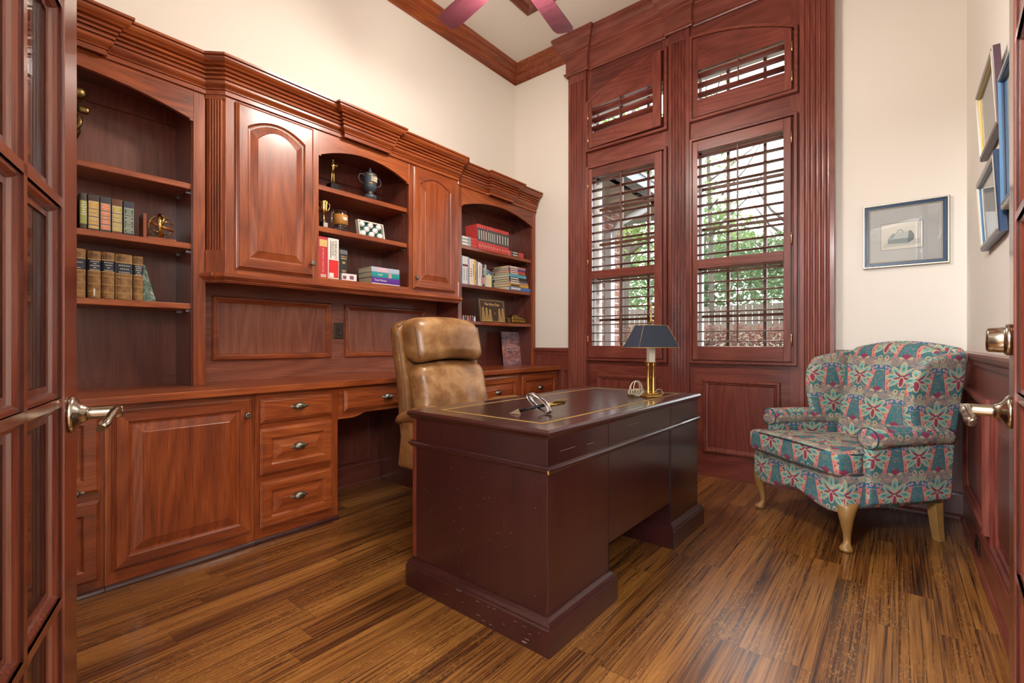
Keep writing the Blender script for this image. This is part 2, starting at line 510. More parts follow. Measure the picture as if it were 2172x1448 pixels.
# ------------------------------------------------------------------ geometry constants
XL, XR, YW, ZC = -3.148, 0.313, 3.907, 3.915
idm = lambda x, y, z: (x, y, z)
Yp = lambda y0: (lambda u, v, h: (u, y0 - h, v))          # drawn on a wall facing -y
Xp = lambda x0: (lambda u, v, h: (x0 + h, u, v))          # drawn on a wall facing +x
Xm = lambda x0: (lambda u, v, h: (x0 - h, u, v))          # drawn on a wall facing -x
flat = lambda u, v, h: (u, v, h)

# ------------------------------------------------------------------ room shell
m = MB(); m.box(XL-0.3, 3.2, -3.2, YW+0.02, -0.06, 0.0)
struct(m.build('floor', M_FLOOR))
m = MB(); m.box(XL-0.1, XR+0.12, -0.35, YW+0.14, ZC, ZC+0.1)
struct(m.build('ceiling', M_CEIL))
m = MB(); m.box(XL-0.12, XL, -0.35, YW+0.14, 0, ZC)
struct(m.build('wall_left', M_WALL))
m = MB(); m.box(XR, XR+0.12, 1.05, YW+0.14, 0, ZC)
struct(m.build('wall_right', M_WALL))
# window wall with four openings
HX = [(-2.212, -1.532), (-1.272, -0.598)]
HZ = [(1.0, 2.60), (2.94, 3.235)]
m = MB()
for x0, x1 in ((XL, HX[0][0]), (HX[0][1], HX[1][0]), (HX[1][1], XR)):
    m.box(x0, x1, YW+0.01, YW+0.14, 0, ZC)
for x0, x1 in HX:
    for z0, z1 in ((0, HZ[0][0]), (HZ[0][1], HZ[1][0]), (HZ[1][1], ZC)):
        m.box(x0, x1, YW+0.01, YW+0.14, z0, z1)
struct(m.build('wall_far', M_WALL))
# near wall and the slanted doorway wall
m = MB()
m.box(XL, -0.92, -0.34, -0.22, 0, ZC)
du = Vector((0.697, 0.717)); dn = Vector((0.717, -0.697))
def slab(m, a, b, z0, z1, t=0.12):
    p = [Vector(a), Vector(b), Vector(b) + dn*t, Vector(a) + dn*t]
    v = [(q.x, q.y, z) for z in (z0, z1) for q in p]
    m.add(v, [(0,1,2,3)[::-1], (4,5,6,7), (0,1,5,4), (1,2,6,5), (2,3,7,6), (3,0,4,7)])
A0 = Vector((-0.93, -0.225)); HL = Vector((-0.730, -0.02)); HR = Vector((0.165, 0.898)); B0 = Vector((0.315, 1.052))
slab(m, A0, HL, 0, ZC); slab(m, HR, B0, 0, ZC); slab(m, HL, HR, 2.47, ZC)
struct(m.build('wall_near', M_WALL))
# hall behind the camera
m = MB()

for a_, b_ in ((-1.2, -0.95), (0.0, 0.12), (1.05, 1.17), (2.1, 3.1)): m.box(a_, b_, -3.15, -3.05, 0, 2.85)
for a_, b_ in ((-0.95, 0.0), (0.12, 1.05), (1.17, 2.1)):
    m.box(a_, b_, -3.15, -3.05, 0, 0.25); m.box(a_, b_, -3.15, -3.05, 2.5, 2.85)
    for z_ in (0.8, 1.36, 1.92): m.box(a_, b_, -3.11, -3.09, z_-0.012, z_+0.012)
    m.box((a_+b_)/2-0.012, (a_+b_)/2+0.012, -3.11, -3.09, 0.25, 2.5)
m.box(3.0, 3.1, -3.1, 1.3, 0, 2.85); m.box(-1.3, -1.2, -3.1, -0.34, 0, 2.85); m.box(0.43, 3.1, 1.2, 1.3, 0, 2.85)
struct(m.build('wall_hall', M_WALL))
m = MB()
m.poly([(-1.3, -3.15), (3.1, -3.15), (3.1, 1.3), (0.43, 1.3), (0.43, 1.05), (-0.83, -0.23), (-1.3, -0.23)], 0.08, lambda u, v, h: (u, v, 2.85 + h))
struct(m.build('ceiling_hall', M_CEIL))

# ceiling: crown moulding round the room and a wooden centre panel
CRP = [(0,0),(0.010,0),(0.012,0.018),(0.020,0.024),(0.022,0.034),(0.034,0.042),(0.046,0.060),(0.052,0.066),(0.056,0.084),(0.074,0.098),(0.090,0.112),(0.094,0.124),(0.104,0.130),(0.116,0.138),(0.118,0.150),(0,0.150)]
m = MB()
m.sweep([(XL, -0.22), (XL, YW+0.01), (XR, YW+0.01), (XR, 1.06)], CRP, lambda u, v, h: (u, v, 3.765 + h), side=1)
struct(m.build('trim_1', CH['y']), 'stained crown moulding round the top of the walls')
m = MB()
m.sweep([(-2.47, 3.25), (-0.60, 3.25), (-0.60, 0.55), (-2.47, 0.55)], [(-0.05,0),(-0.05,-0.012),(-0.03,-0.03),(-0.012,-0.036),(0.0,-0.03),(0.012,-0.04),(0.03,-0.03),(0.045,-0.012),(0.045,0)],
        lambda u, v, h: (u, v, ZC + h), closed=True, side=1)
o = struct(m.build('trim_2', CD['y']), 'moulding round the wooden ceiling panel')
m = MB(); cx_, cy_ = -1.535, 1.90
for (a, b, ax) in (((-2.47,3.25),(-0.60,3.25),0),((-0.60,3.25),(-0.60,0.55),1),((-0.60,0.55),(-2.47,0.55),0),((-2.47,0.55),(-2.47,3.25),1)):
    m.add([(a[0],a[1],ZC-0.012),(b[0],b[1],ZC-0.012),(cx_,cy_,ZC-0.012),(a[0],a[1],ZC-0.001),(b[0],b[1],ZC-0.001),(cx_,cy_,ZC-0.001)], [(0,1,2),(3,4,5),(0,1,4,3),(1,2,5,4),(2,0,3,5)], ax)
struct(m.build('trim_3', [CH['x'], CH['y']]), 'mitred wooden panel in the middle of the ceiling')

# ------------------------------------------------------------------ wainscot, chair rail, baseboards
RAIL = [(0,-0.05),(0.012,-0.05),(0.016,-0.03),(0.026,-0.018),(0.032,0),(0.032,0.012),(0.024,0.016),(0,0.016)]
BASE = [(0,0),(0.026,0),(0.026,0.006),(0.020,0.018),(0.012,0.024),(0.012,0.135),(0.008,0.148),(0,0.150)]
PAN = [(0,0),(0,0.010),(0.006,0.016),(0.016,0.016),(0.022,0.010),(0.030,0.008),(0.034,0.003),(0.034,0)]
def panel_mould(m, mapf, u0, u1, v0, v1, mi=0, prof=PAN, s=1.0):
    m.sweep([(u0, v0), (u1, v0), (u1, v1), (u0, v1)], [(-o*s, h*s) for o, h in prof], mapf, True, 1, mi)
def raised(m, mapf, u0, u1, v0, v1, mi=0, inset=0.034, slope=0.045, h=0.010):
    a = [(u0+inset, v0+inset), (u1-inset, v0+inset), (u1-inset, v1-inset), (u0+inset, v1-inset)]
    i2 = inset + slope
    b = [(u0+i2, v0+i2), (u1-i2, v0+i2), (u1-i2, v1-i2), (u0+i2, v1-i2)]
    m.loft([[mapf(x, y, 0) for x, y in a], [mapf(x, y, 0.002) for x, y in a], [mapf(x, y, h) for x, y in b]], True, True, mi, False)
# far wall, left of the window surround
m = MB(); m.box(XL, -2.44, YW-0.006, YW+0.012, 0.0, 0.98); struct(m.build('wainscot_far', WN['z']))
m = MB(); panel_mould(m, Yp(YW-0.006), -2.56, -2.46, 0.20, 0.80); struct(m.build('trim_4', WN['z']), 'sliver of panel moulding beside the window surround')
# far wall, right of the window surround
m = MB(); m.box(-0.34, XR, YW-0.006, YW+0.012, 0.0, 0.98); struct(m.build('wainscot_far_corner', WN['z']))
# right wall
m = MB(); m.box(XR-0.006, XR+0.004, 1.06, YW, 0.0, 0.98); struct(m.build('wainscot_right', WN['z']))
pan = [(2.93, 3.76), (2.02, 2.72), (1.22, 1.86)]
for i, (a, b) in enumerate(pan):
    m = MB(); panel_mould(m, Xm(XR-0.006), a, b, 0.20, 0.80, s=1.5); raised(m, Xm(XR-0.006), a, b, 0.20, 0.80, inset=0.055)
    struct(m.build('trim_%d' % (5+i), WN['z']), 'raised wainscot panel on the right wall')
m = MB(); m.sweep([(-2.44, YW), (XL, YW)], RAIL, lambda u, v, h: (u, v, 0.985 + h), side=-1)
m.sweep([(-0.33, YW-0.004), (XR-0.004, YW-0.004), (XR-0.004, 1.06)], RAIL, lambda u, v, h: (u, v, 0.985 + h), side=1)
struct(m.build('trim_8', WN['x']), 'chair rail capping the wainscot')
m = MB(); m.sweep([(-2.10, YW-0.006), (XR-0.006, YW-0.006)], BASE, flat, side=1); struct(m.build('baseboard_far', WN['x']))
m = MB(); m.sweep([(XR-0.006, YW-0.012), (XR-0.006, 1.06)], BASE, flat, side=1); struct(m.build('baseboard_right', WN['y']))
# power point in the right baseboard
t = thing('baseboard_outlet', 'small dark power outlet plate on the right wall baseboard behind the patterned armchair', 'outlet', (XR-0.018, 3.19, 0.075))
m = MB(); m.box(-0.006, 0, -0.06, 0.06, -0.036, 0.036); m.build('plate', M_OUTLET, t, bevel=0.003)
m = MB(); m.box(-0.009, -0.005, -0.04, -0.012, -0.017, 0.017); m.box(-0.009, -0.005, 0.012, 0.04, -0.017, 0.017); m.build('socket', M_BLACKM, t, bevel=0.002)

# ------------------------------------------------------------------ window surround
YS = 3.874                                      # face of the wooden surround
m = MB()
for x0, x1 in ((-2.30, HX[0][0]+0.0), (HX[0][1], HX[1][0]), (HX[1][1], -0.50)):
    m.box(x0, x1, YS, YW+0.02, 0.0, 3.80, 0)
for x0, x1 in HX:
    for z0, z1 in ((0, HZ[0][0]), (HZ[0][1], HZ[1][0]), (HZ[1][1], 3.80)):
        m.box(x0, x1, YS, YW+0.02, z0, z1, 1)
struct(m.build('trim_9', [WN['z'], WN['x']]), 'wooden backing boards of the tall window surround')
for i, (a, b) in enumerate(((-2.15, -1.58), (-1.205, -0.66))):
    m = MB(); panel_mould(m, Yp(YS), a, b, 0.19, 0.765, s=1.3); raised(m, Yp(YS), a, b, 0.19, 0.765, inset=0.046, slope=0.004, h=0.003)
    struct(m.build('trim_%d' % (10+i), WN['z']), 'moulded panel under the window')
def pilaster(name, x0, x1, nf, lab):
    m = MB(); yf = 3.845; w = x1 - x0
    e = 0.022; fw = (w - 2*e)/nf
    sec = [(x0, YS+0.004), (x0, yf)]
    for k in range(nf):
        a = x0 + e + fw*k
        g_ = fw*0.16
        sec.append((a + g_, yf))
        for q in range(1, 6):
            t_ = PI*q/6
            sec.append((a + fw/2 - math.cos(t_)*(fw/2 - g_), yf + math.sin(t_)*0.011))
        sec.append((a + fw - g_, yf))
    sec += [(x1, yf), (x1, YS+0.004)]
    m.poly(sec, 1.0, lambda u, v, h: (u, v, 0.20 + h*3.295))
    m.box(x0, x1, yf, YS+0.004, 3.495, 3.60)
    m.box(x0-0.008, x1+0.008, yf-0.010, YS+0.004, 0.0, 0.185); m.box(x0-0.004, x1+0.004, yf-0.005, YS+0.004, 0.185, 0.20)
    struct(m.build(name, WN['z'], bevel=0.0015), lab)
pilaster('trim_12', -2.444, -2.252, 5, 'fluted pilaster left of the windows')
pilaster('trim_13', -1.474, -1.305, 5, 'fluted pilaster between the windows')
pilaster('trim_14', -0.540, -0.338, 5, 'fluted pilaster right of the windows')
ENT = [(0,0),(0.010,0),(0.014,0.010),(0.022,0.014),(0.022,0.024),(0.010,0.030),(0.006,0.036),(0.006,0.145),(0.012,0.150),(0.012,0.160),(0.022,0.168),(0.026,0.184),(0.038,0.194),(0.042,0.210),(0.056,0.228),(0.060,0.244),(0.076,0.262),(0.086,0.284),(0.090,0.300),(0.104,0.312),(0.108,0.340),(0,0.340)]
y0, y1 = 3.868, 3.838
path = [(-2.458, YW+0.005), (-2.458, y1), (-2.236, y1), (-2.236, y0), (-1.490, y0), (-1.490, y1), (-1.289, y1), (-1.289, y0), (-0.556, y0), (-0.556, y1), (-0.322, y1), (-0.322, YW+0.005)]
m = MB(); m.sweep(path, ENT, lambda u, v, h: (u, v, 3.575 + h), side=1, cap=False)
m.box(-2.45, -0.33, y0-0.004, YW, 3.58, ZC)
struct(m.build('trim_15', WN['x']), 'stepped entablature over the windows')

# ------------------------------------------------------------------ windows (glazed sashes in the wall)
M_MUNT = plain('brown_window_sash', S(98, 58, 36), 0.5)
M_JAMB = plain('white_window_jamb', S(226, 226, 222), 0.5)
n = 0
for bx, (x0, x1) in enumerate(HX):
    for (z0, z1) in HZ:
        n += 1
        m = MB(); fr = 0.022
        m.box(x0, x0+fr, 3.985, 4.04, z0, z1); m.box(x1-fr, x1, 3.985, 4.04, z0, z1); m.box(x0, x1, 3.985, 4.04, z0, z0+fr); m.box(x0, x1, 3.985, 4.04, z1-fr, z1)
        wd = struct(m.build('window_%d' % n, M_JAMB))
        m = MB(); xs = [x0 + (x1-x0)*q for q in ((0.36, 0.74) if bx == 0 else (0.33, 0.72))]
        for xx in xs: m.box(xx-0.011, xx+0.011, 3.99, 4.02, z0, z1)
        for zz in ((1.262, 1.62, 1.972, 2.30) if z1 < 2.7 else ()): m.box(x0, x1, 3.992, 4.018, zz-0.010, zz+0.010)
        if z1 < 2.7: m.box(x0, x1, 3.985, 4.03, 1.64, 1.69)
        m.build('muntin', M_MUNT, wd)
        m = MB(); m.box(x0+0.01, x1-0.01, 4.026, 4.030, z0+0.01, z1-0.01); m.build('pane', M_GLASS, wd)

# ------------------------------------------------------------------ plantation shutters
M_LOUV = WN['x']
def arch_z(x): return 3.50 - 0.225*((x + 1.39)/0.85)**2
def arch_pts(xa, xb, dz=0.0, k=12):
    return [(xa + (xb-xa)*i/k, arch_z(xa + (xb-xa)*i/k) + dz) for i in range(k+1)]
def lower_shutter(side, fx0, fx1, px0, px1, ox0, ox1, hx, label):
    t = thing('plantation_shutter', label, 'shutter', ((fx0+fx1)/2, YS, 0.885), group='plantation shutters')
    off = tuple(t.location); fz0, fz1 = 0.885, 2.675
    def bld(m, name, mat, **k): return m.build(name, mat, t, off, **k)
    m = MB(); P = [(fx0, fz0), (fx1, fz0), (fx1, fz1), (fx0, fz1)]; w = px0 - fx0
    m.sweep(P, [(0,0),(0,0.030),(-0.004,0.036),(-(w-0.002),0.036),(-w,0.032),(-w,0)], Yp(YS), True, 1)
    bld(m, 'frame', WN['z'])
    yb, yf = YS, 3.842; pz0, pz1 = fz0 + 0.030, fz1 - 0.030
    for a, b in ((px0+0.003, ox0), (ox1, px1-0.003)):
        m = MB(); m.box(a, b, yf, yb, pz0, pz1); bld(m, 'stile', WN['z'], bevel=0.002)
    for a, b in ((pz0, 1.022), (1.636, 1.706), (2.562, pz1)):
        m = MB(); m.box(ox0, ox1, yf+0.001, yb, a, b); bld(m, 'rail', WN['x'], bevel=0.002)
    loc = Vector(off)
    for za, zb, c in ((1.022, 1.636, 8), (1.706, 2.562, 11)):
        sp = (zb - za)/c
        for k in range(c):
            z = zb - sp*(k+0.5); ring = []
            for q in range(10):
                a = 2*PI*q/10; tl = math.radians(-4)
                p_, q_ = math.cos(a)*0.029, math.sin(a)*0.0046
                ring.append((p_*math.cos(tl) - q_*math.sin(tl), p_*math.sin(tl) + q_*math.cos(tl)))
            m = MB(); m.loft([[(x, 3.868 + p, z + q) for p, q in ring] for x in (ox0, ox1)]); bld(m, 'louver', M_LOUV)
        xm = (ox0 + ox1)/2
        m = MB(); m.box(xm-0.0055, xm+0.0055, 3.822, 3.832, za+0.035, zb-0.02); bld(m, 'tilt_rod', M_MUNT, bevel=0.002)
    for z in (1.07, 1.79, 2.50):
        m = MB(); m.lathe([(0, -0.042), (0.0042, -0.038), (0.0042, 0.038), (0, 0.042)], (hx, 3.8395, z), 8); bld(m, 'hinge', M_BRASS)
lower_shutter(0, -2.250, -1.487, -2.226, -1.526, -2.188, -1.594, -2.227, 'tall lower wooden shutter left of the middle pilaster, behind the brass desk lamp')
lower_shutter(1, -1.303, -0.553, -1.280, -0.590, -1.238, -0.640, -0.589, 'tall lower wooden shutter right of the middle pilaster, bright sky behind its top')
def upper_shutter(fx0, fx1, px0, px1, ox0, ox1, hinge_x, ajar, label, tilt):
    t = thing('plantation_shutter', label, 'shutter', ((fx0+fx1)/2, YS, 2.81), group='plantation shutters')
    off = tuple(t.location)
    w = px0 - fx0
    m = MB()
    outer = [(fx0, 2.81), (fx1, 2.81)] + arch_pts(fx1, fx0)
    m.sweep(outer, [(0,0),(0,0.032),(-0.004,0.038),(-(w-0.002),0.038),(-w,0.034),(-w,0)], Yp(YS), True, 1)
    m.build('frame', WN['x'], t, off)
    def xf(p):
        if not ajar: return p
        q = Vector((p.x - hinge_x, p.y - 3.842, p.z))
        ca, sa = math.cos(-ajar), math.sin(-ajar)
        return Vector((hinge_x + q.x*ca - q.y*sa, 3.842 + q.x*sa + q.y*ca, q.z))
    pz0 = 2.84; yf, yb = 3.842, YS - 0.004
    oz0, oz1 = 2.974, 3.205
    def bld(m, name, mat, **k): return m.build(name, mat, t, off, xf=xf, **k)
    for a, b in ((px0+0.003, ox0), (ox1, px1-0.003)):
        m = MB(); m.poly([(a, pz0), (b, pz0), (b, arch_z(b)-0.030), (a, arch_z(a)-0.030)], yb-yf, lambda u, v, h: (u, yb - h, v)); bld(m, 'stile', WN['z'], bevel=0.002)
    m = MB(); m.box(ox0, ox1, yf+0.001, yb, pz0, oz0); bld(m, 'rail', WN['x'], bevel=0.002)
    m = MB(); m.poly([(ox0, oz1), (ox1, oz1)] + arch_pts(ox1, ox0, -0.030), yb-yf-0.001, lambda u, v, h: (u, yb - h, v)); bld(m, 'arched_top', WN['x'])
    sp = (oz1 - oz0)/3
    for k in range(3):
        z = oz1 - sp*(k+0.5); ring = []
        for q in range(10):
            a = 2*PI*q/10
            p_, q_ = math.cos(a)*0.029, math.sin(a)*0.0046
            ring.append((p_*math.cos(tilt) - q_*math.sin(tilt), p_*math.sin(tilt) + q_*math.cos(tilt)))
        m = MB(); m.loft([[(x, 3.864 + p, z + q) for p, q in ring] for x in (ox0, ox1)]); bld(m, 'louver', M_LOUV)
    xm = (ox0 + ox1)/2
    m = MB(); m.box(xm-0.005, xm+0.005, 3.824, 3.833, oz0+0.03, oz1+0.012); bld(m, 'tilt_rod', M_MUNT, bevel=0.002)
    for z in (2.93, 3.14):
        m = MB(); m.lathe([(0, -0.036), (0.0042, -0.032), (0.0042, 0.032), (0, 0.036)], (hinge_x, 3.8385, z), 8); m.build('hinge', M_BRASS, t, off)
upper_shutter(-2.250, -1.484, -2.226, -1.520, -2.188, -1.594, -2.226, 0.055, 'arched upper wooden shutter left of the middle pilaster, standing slightly ajar', math.radians(-34))
upper_shutter(-1.303, -0.550, -1.280, -0.586, -1.236, -0.634, -0.586, 0.0, 'arched upper wooden shutter right of the middle pilaster, closed flat', math.radians(-20))

# ------------------------------------------------------------------ french doors (left leaf and right leaf, both swung into the room)
def lever(parent, name, mat, base, u, n, tip, out=0.066):
    """rose + shaft + scrolled lever. base: point on the door face, n: outward, u: along the door towards its free edge"""
    bx = Vector((base[0], base[1], base[2])); n3 = Vector((n[0], n[1], 0)); u3 = Vector((u[0], u[1], 0)); z3 = Vector((0, 0, 1))
    def disc(prof, seg=24):
        return [[tuple(bx + n3*h + (u3*math.cos(2*PI*k/seg) + z3*math.sin(2*PI*k/seg))*r) for k in range(seg)] for r, h in prof]
    m = MB(); m.loft(disc([(0.034, 0), (0.0345, 0.004), (0.031, 0.008), (0.021, 0.013), (0.0155, 0.020), (0.0135, 0.026)]))
    root = m.build(name, mat, parent)
    m = MB(); m.loft(disc([(0.0115, 0.022), (0.0120, 0.028), (0.0115, 0.032), (0.0118, 0.060), (0.0112, out+0.010), (0.004, out+0.012)]))
    pts = []; rr = []
    for i in range(13):
        t = i/12
        p = bx + n3*(out - 0.006*t + 0.010*math.sin(t*PI)*0.6) - u3*(0.112*t) + z3*(0.007*math.sin(t*PI*1.3) - 0.010*t*t)
        pts.append(p); rr.append(0.0118 - 0.0035*t + (0.0025 if t > 0.75 else 0)*math.sin((t-0.75)*4*PI))
    m.tube(pts, rr, 12, flat=0.72)
    m.build('lever', mat, root)
def french_leaf(name, free, head, side, label):
    """free: free-edge point of the face seen, head: heading of the leaf (deg left of +y), side: +1 if the face seen lies on the right of the leaf"""
    h = math.radians(head); u = Vector((-math.sin(h), math.cos(h))); nn = Vector((u.y, -u.x))*side
    free = Vector(free); wd, th, H, z0 = 0.572, 0.044, 2.44, 0.012
    def mp(t, v, d):                    # t from the free edge, height v, d out of the seen face
        q = free - u*t + nn*d
        return (q.x, q.y, v)
    def bx_(m, t0, t1, v0, v1, d0, d1, mi=0):
        v = [mp(t, vv_, d) for vv_ in (v0, v1) for t, d in ((t0, d0), (t1, d0), (t1, d1), (t0, d1))]
        m.add(v, [(0,3,2,1),(4,5,6,7),(0,1,5,4),(1,2,6,5),(2,3,7,6),(3,0,4,7)], mi)
    sw = 0.092; ins = wd - sw
    m = MB(); bx_(m, 0, sw, z0, H, -th, 0); bx_(m, ins, wd, z0, H, -th, 0)
    bx_(m, sw, ins, z0, 0.207, -th, 0, 1); bx_(m, sw, ins, 2.36, H, -th, 0, 1)
    d = struct(m.build(name, [DR['z'], DR['x']], bevel=0.0015), label)
    zs = [0.228 + 0.3575*k for k in range(7)]
    m = MB()
    for zz in zs[1:6]: bx_(m, sw, ins, zz-0.008, zz+0.008, -th+0.004, -0.004, 1)
    mid = wd/2
    bx_(m, mid-0.008, mid+0.008, 0.207, 2.36, -th+0.004, -0.004)
    STK = [(0,0.0),(0.0,-0.004),(0.006,-0.005),(0.011,-0.010),(0.013,-0.016),(0.022,-0.018),(0.024,-0.021),(0,-0.021)]
    for a, b in ((sw, mid-0.008), (mid+0.008, ins)):
        for k in range(6):
            lo = 0.207 if k == 0 else zs[k]+0.008
            hi = 2.36 if k == 5 else zs[k+1]-0.008
            for flip in (0, 1):
                pr = [(-o, -0.004 + hh if not flip else -th + 0.004 - hh) for o, hh in STK]
                m.sweep([(a, lo), (b, lo), (b, hi), (a, hi)], pr, mp, True, 1)
    m.build('muntin', DR['z'], d)
    m = MB(); bx_(m, sw+0.012, ins-0.012, 0.219, 2.348, -th/2-0.001, -th/2+0.001); m.build('glass_pane', M_DGLASS, d)
    return d, free, u, nn
d1, fr1, u1, n1 = french_leaf('door_1', (-1.248, 0.182), 71.5, 1, 'left french door leaf with brass toned lever')
b = fr1 - u1*0.050; lever(d1, 'door_handle', M_NICKEL, (b.x, b.y, 0.916), u1, n1, 0)
d2, fr2, u2, n2 = french_leaf('door_2', (0.181, 1.449), -3.4, -1, 'right french door leaf with lever and deadbolt')
b = fr2 - u2*0.050; lever(d2, 'door_handle', M_NICKEL, (b.x, b.y, 0.908), u2, n2, 0)
m = MB(); n3 = Vector((n2.x, n2.y, 0)); u3 = Vector((u2.x, u2.y, 0)); bz = Vector((b.x, b.y, 1.056))
m.loft([[tuple(bz + n3*h + (u3*math.cos(2*PI*k/28) + Vector((0,0,1))*math.sin(2*PI*k/28))*r) for k in range(28)] for r, h in [(0.032,0),(0.0325,0.006),(0.030,0.010),(0.027,0.011),(0.0265,0.013),(0.025,0.034),(0.022,0.037),(0.010,0.038)]])
m.build('deadbolt', M_NICKEL, d2)

# ------------------------------------------------------------------ built-in wall unit
XF, XM, XB = -2.870, -2.800, -2.600
ZT = 0.823
CORN = [(0,0),(0.012,0),(0.012,0.018),(0.008,0.020),(0.008,0.023),(0.016,0.026),(0.016,0.030),(0.011,0.033),(0.018,0.040),(0.027,0.047),(0.032,0.054),(0.032,0.064),(0.025,0.066),(0.025,0.070),(0.036,0.073),(0.038,0.080),(0.036,0.086),(0.030,0.087),(0.030,0.091),(0.044,0.094),(0.046,0.099),(0.044,0.104),(0.037,0.105),(0.037,0.109),(0.053,0.112),(0.056,0.118),(0.053,0.124),(0.046,0.125),(0.046,0.129),(0.062,0.132),(0.068,0.138),(0.080,0.146),(0.087,0.156),(0.088,0.164),(0.084,0.166),(0.096,0.169),(0.097,0.180),(0,0.180)]
def cornice(t, off, path):
    m = MB(); m.sweep(path, CORN, lambda u, v, h: (u, v, 2.373 + h), side=1)
    m.add([(p[0], p[1], 2.545) for p in path] + [(XL, path[-1][1], 2.545), (XL, path[0][1], 2.545)], [tuple(range(len(path)+2))])
    return m.build('cornice', CH['y'], t, off)
def arch_board(m, ya, yb, zspring, rise, ztop, x0, x1, mi=0, k=16, ear=0.016):
    pts = [(ya, ztop), (ya, zspring), (ya+ear, zspring), (ya+ear, zspring+0.010)]
    for i in range(1, k):
        y = ya+ear + (yb-ya-2*ear)*i/k
        s_ = 2*i/k - 1
        pts.append((y, zspring + 0.010 + rise*(1 - s_*s_)))
    pts += [(yb-ear, zspring+0.010), (yb-ear, zspring), (yb, zspring), (yb, ztop)]
    n = len(pts)
    # strip build so the concave outline fills cleanly
    top = [(p[0], ztop) for p in pts]
    v = []; f = []
    for x in (x0, x1):
        v += [(x, p[0], p[1]) for p in pts] + [(x, p[0], p[1]) for p in top]
    for i in range(1, n-2):
        a, b = i, i+1
        f += [(a, b, n+b, n+a), (2*n+a, 2*n+n+a, 2*n+n+b, 2*n+b), (a, 2*n+a, 2*n+b, b)]
    m.add(v, f, mi)
M_PIN = metal('shelf_pin', S(170, 170, 175), 0.3)
def shelf_part(t, off, y0, y1, zt, xf, th=0.030):
    m = MB(); m.box(XL+0.015, xf, y0, y1, zt-th, zt)
    s = m.build('shelf', CH['y'], t, off, bevel=0.003)
    m = MB()
    for yy in (y0+0.004, y1-0.004):
        for xx in (xf-0.05, XL+0.06): m.box(xx-0.006, xx+0.006, yy-0.008, yy+0.008, zt-th-0.012, zt-th-0.001)
    m.build('shelf_pin', M_PIN, s, off)
def bookcase(ya, yb, oa, ob, shelves, label, path):
    t = thing('bookcase', label, 'bookcase', (XF, (ya+yb)/2, ZT)); off = tuple(t.location)
    m = MB()
    m.box(XL+0.012, XF-0.02, ya, ya+0.02, ZT, 2.40); m.box(XL+0.012, XF-0.02, yb-0.02, yb, ZT, 2.40)
    m.box(XL+0.012, XF-0.02, oa, oa+0.004, ZT, 2.40); m.box(XL+0.012, XF-0.02, ob-0.004, ob, ZT, 2.40)
    m.box(XL+0.012, XF-0.02, ya, yb, 2.34, 2.36, 1)
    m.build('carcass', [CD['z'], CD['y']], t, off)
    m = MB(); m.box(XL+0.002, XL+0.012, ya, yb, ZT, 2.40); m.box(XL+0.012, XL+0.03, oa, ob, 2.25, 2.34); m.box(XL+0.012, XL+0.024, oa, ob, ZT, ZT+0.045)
    m.build('back_panel', CD['z'], t, off)
    pieces('stile', CH['z'], t, off, ((XF-0.022, XF, ya, oa, ZT, 2.385), (XF-0.022, XF, ob, yb, ZT, 2.385)), 0.002)
    m = MB(); arch_board(m, oa, ob, 2.212, 0.082, 2.385, XF-0.022, XF); m.build('arched_rail', CH['y'], t, off)
    for zt in shelves: shelf_part(t, off, oa+0.004, ob-0.004, zt, XF-0.018)
    cornice(t, off, path)
    return t
k0 = 0.030
bookcase(-0.212, 0.930, -0.150, 0.874, (1.886, 1.572, 1.256), 'tall arched bookcase at the left end of the wall unit with old leather books',
         [(XF, -0.212), (XF, 0.20), (XF+k0, 0.20), (XF+k0, 0.505), (XF, 0.505), (XF, 0.930)])
bookcase(2.802, 3.896, 2.846, 3.848, (1.886, 1.556, 1.238), 'tall arched bookcase at the window end of the wall unit with red books',
         [(XF, 2.802), (XF, 3.180), (XF+k0, 3.180), (XF+k0, 3.485), (XF, 3.485), (XF, 3.896)])

def field_door(m, mapf, u0, u1, v0, v1, th, st, arch=0.0, k=10, mi_f=0, mi_r=1):
    """raised-panel front with stepped lip; top of the panel may be arched"""
    def loop(e, inner, h):
        if inner is None:
            a, b, c, d, ar = u0+e, u1-e, v0+e, v1-e, 0.0
        else:
            a, b, c, d, ar = u0+st+inner, u1-st-inner, v0+st+inner, v1-st-inner, arch
        pts = [(a, c), (b, c)]
        for i in range(k+1):
            s_ = 1 - 2*i/k
            u = (a+b)/2 + (b-a)/2*s_
            pts.append((u, d - ar*s_*s_))
        return [mapf(x, y, h) for x, y in pts]
    L = [loop(0,None,0), loop(0,None,th*0.45), loop(0.006,None,th*0.55), loop(0.007,None,th*0.7), loop(0.011,None,th*0.8), loop(0.014,None,th),
         loop(0,0.0,th), loop(0,0.004,th-0.003), loop(0,0.008,th-0.009), loop(0,0.014,th-0.010), loop(0,0.017,th-0.010), loop(0,0.052,th-0.0015), loop(0,0.055,th+0.0005)]
    n = k + 3
    verts = [p for l in L for p in l]
    m.add(verts, [], 0); b0 = len(m.v) - len(verts)
    for i in range(len(L)-1):
        for q in range(n):
            r = (q+1) % n
            rail = (q == 0 or (2 <= q < n-1))
            m.f.append([b0+i*n+q, b0+i*n+r, b0+(i+1)*n+r, b0+(i+1)*n+q]); m.mi.append(mi_r if (rail and i < 8) else mi_f); m.sm.append(False)
    m.f.append([b0+(len(L)-1)*n+q for q in range(n)]); m.mi.append(mi_f); m.sm.append(False)
    m.f.append([b0+q for q in range(n)][::-1]); m.mi.append(mi_f); m.sm.append(False)
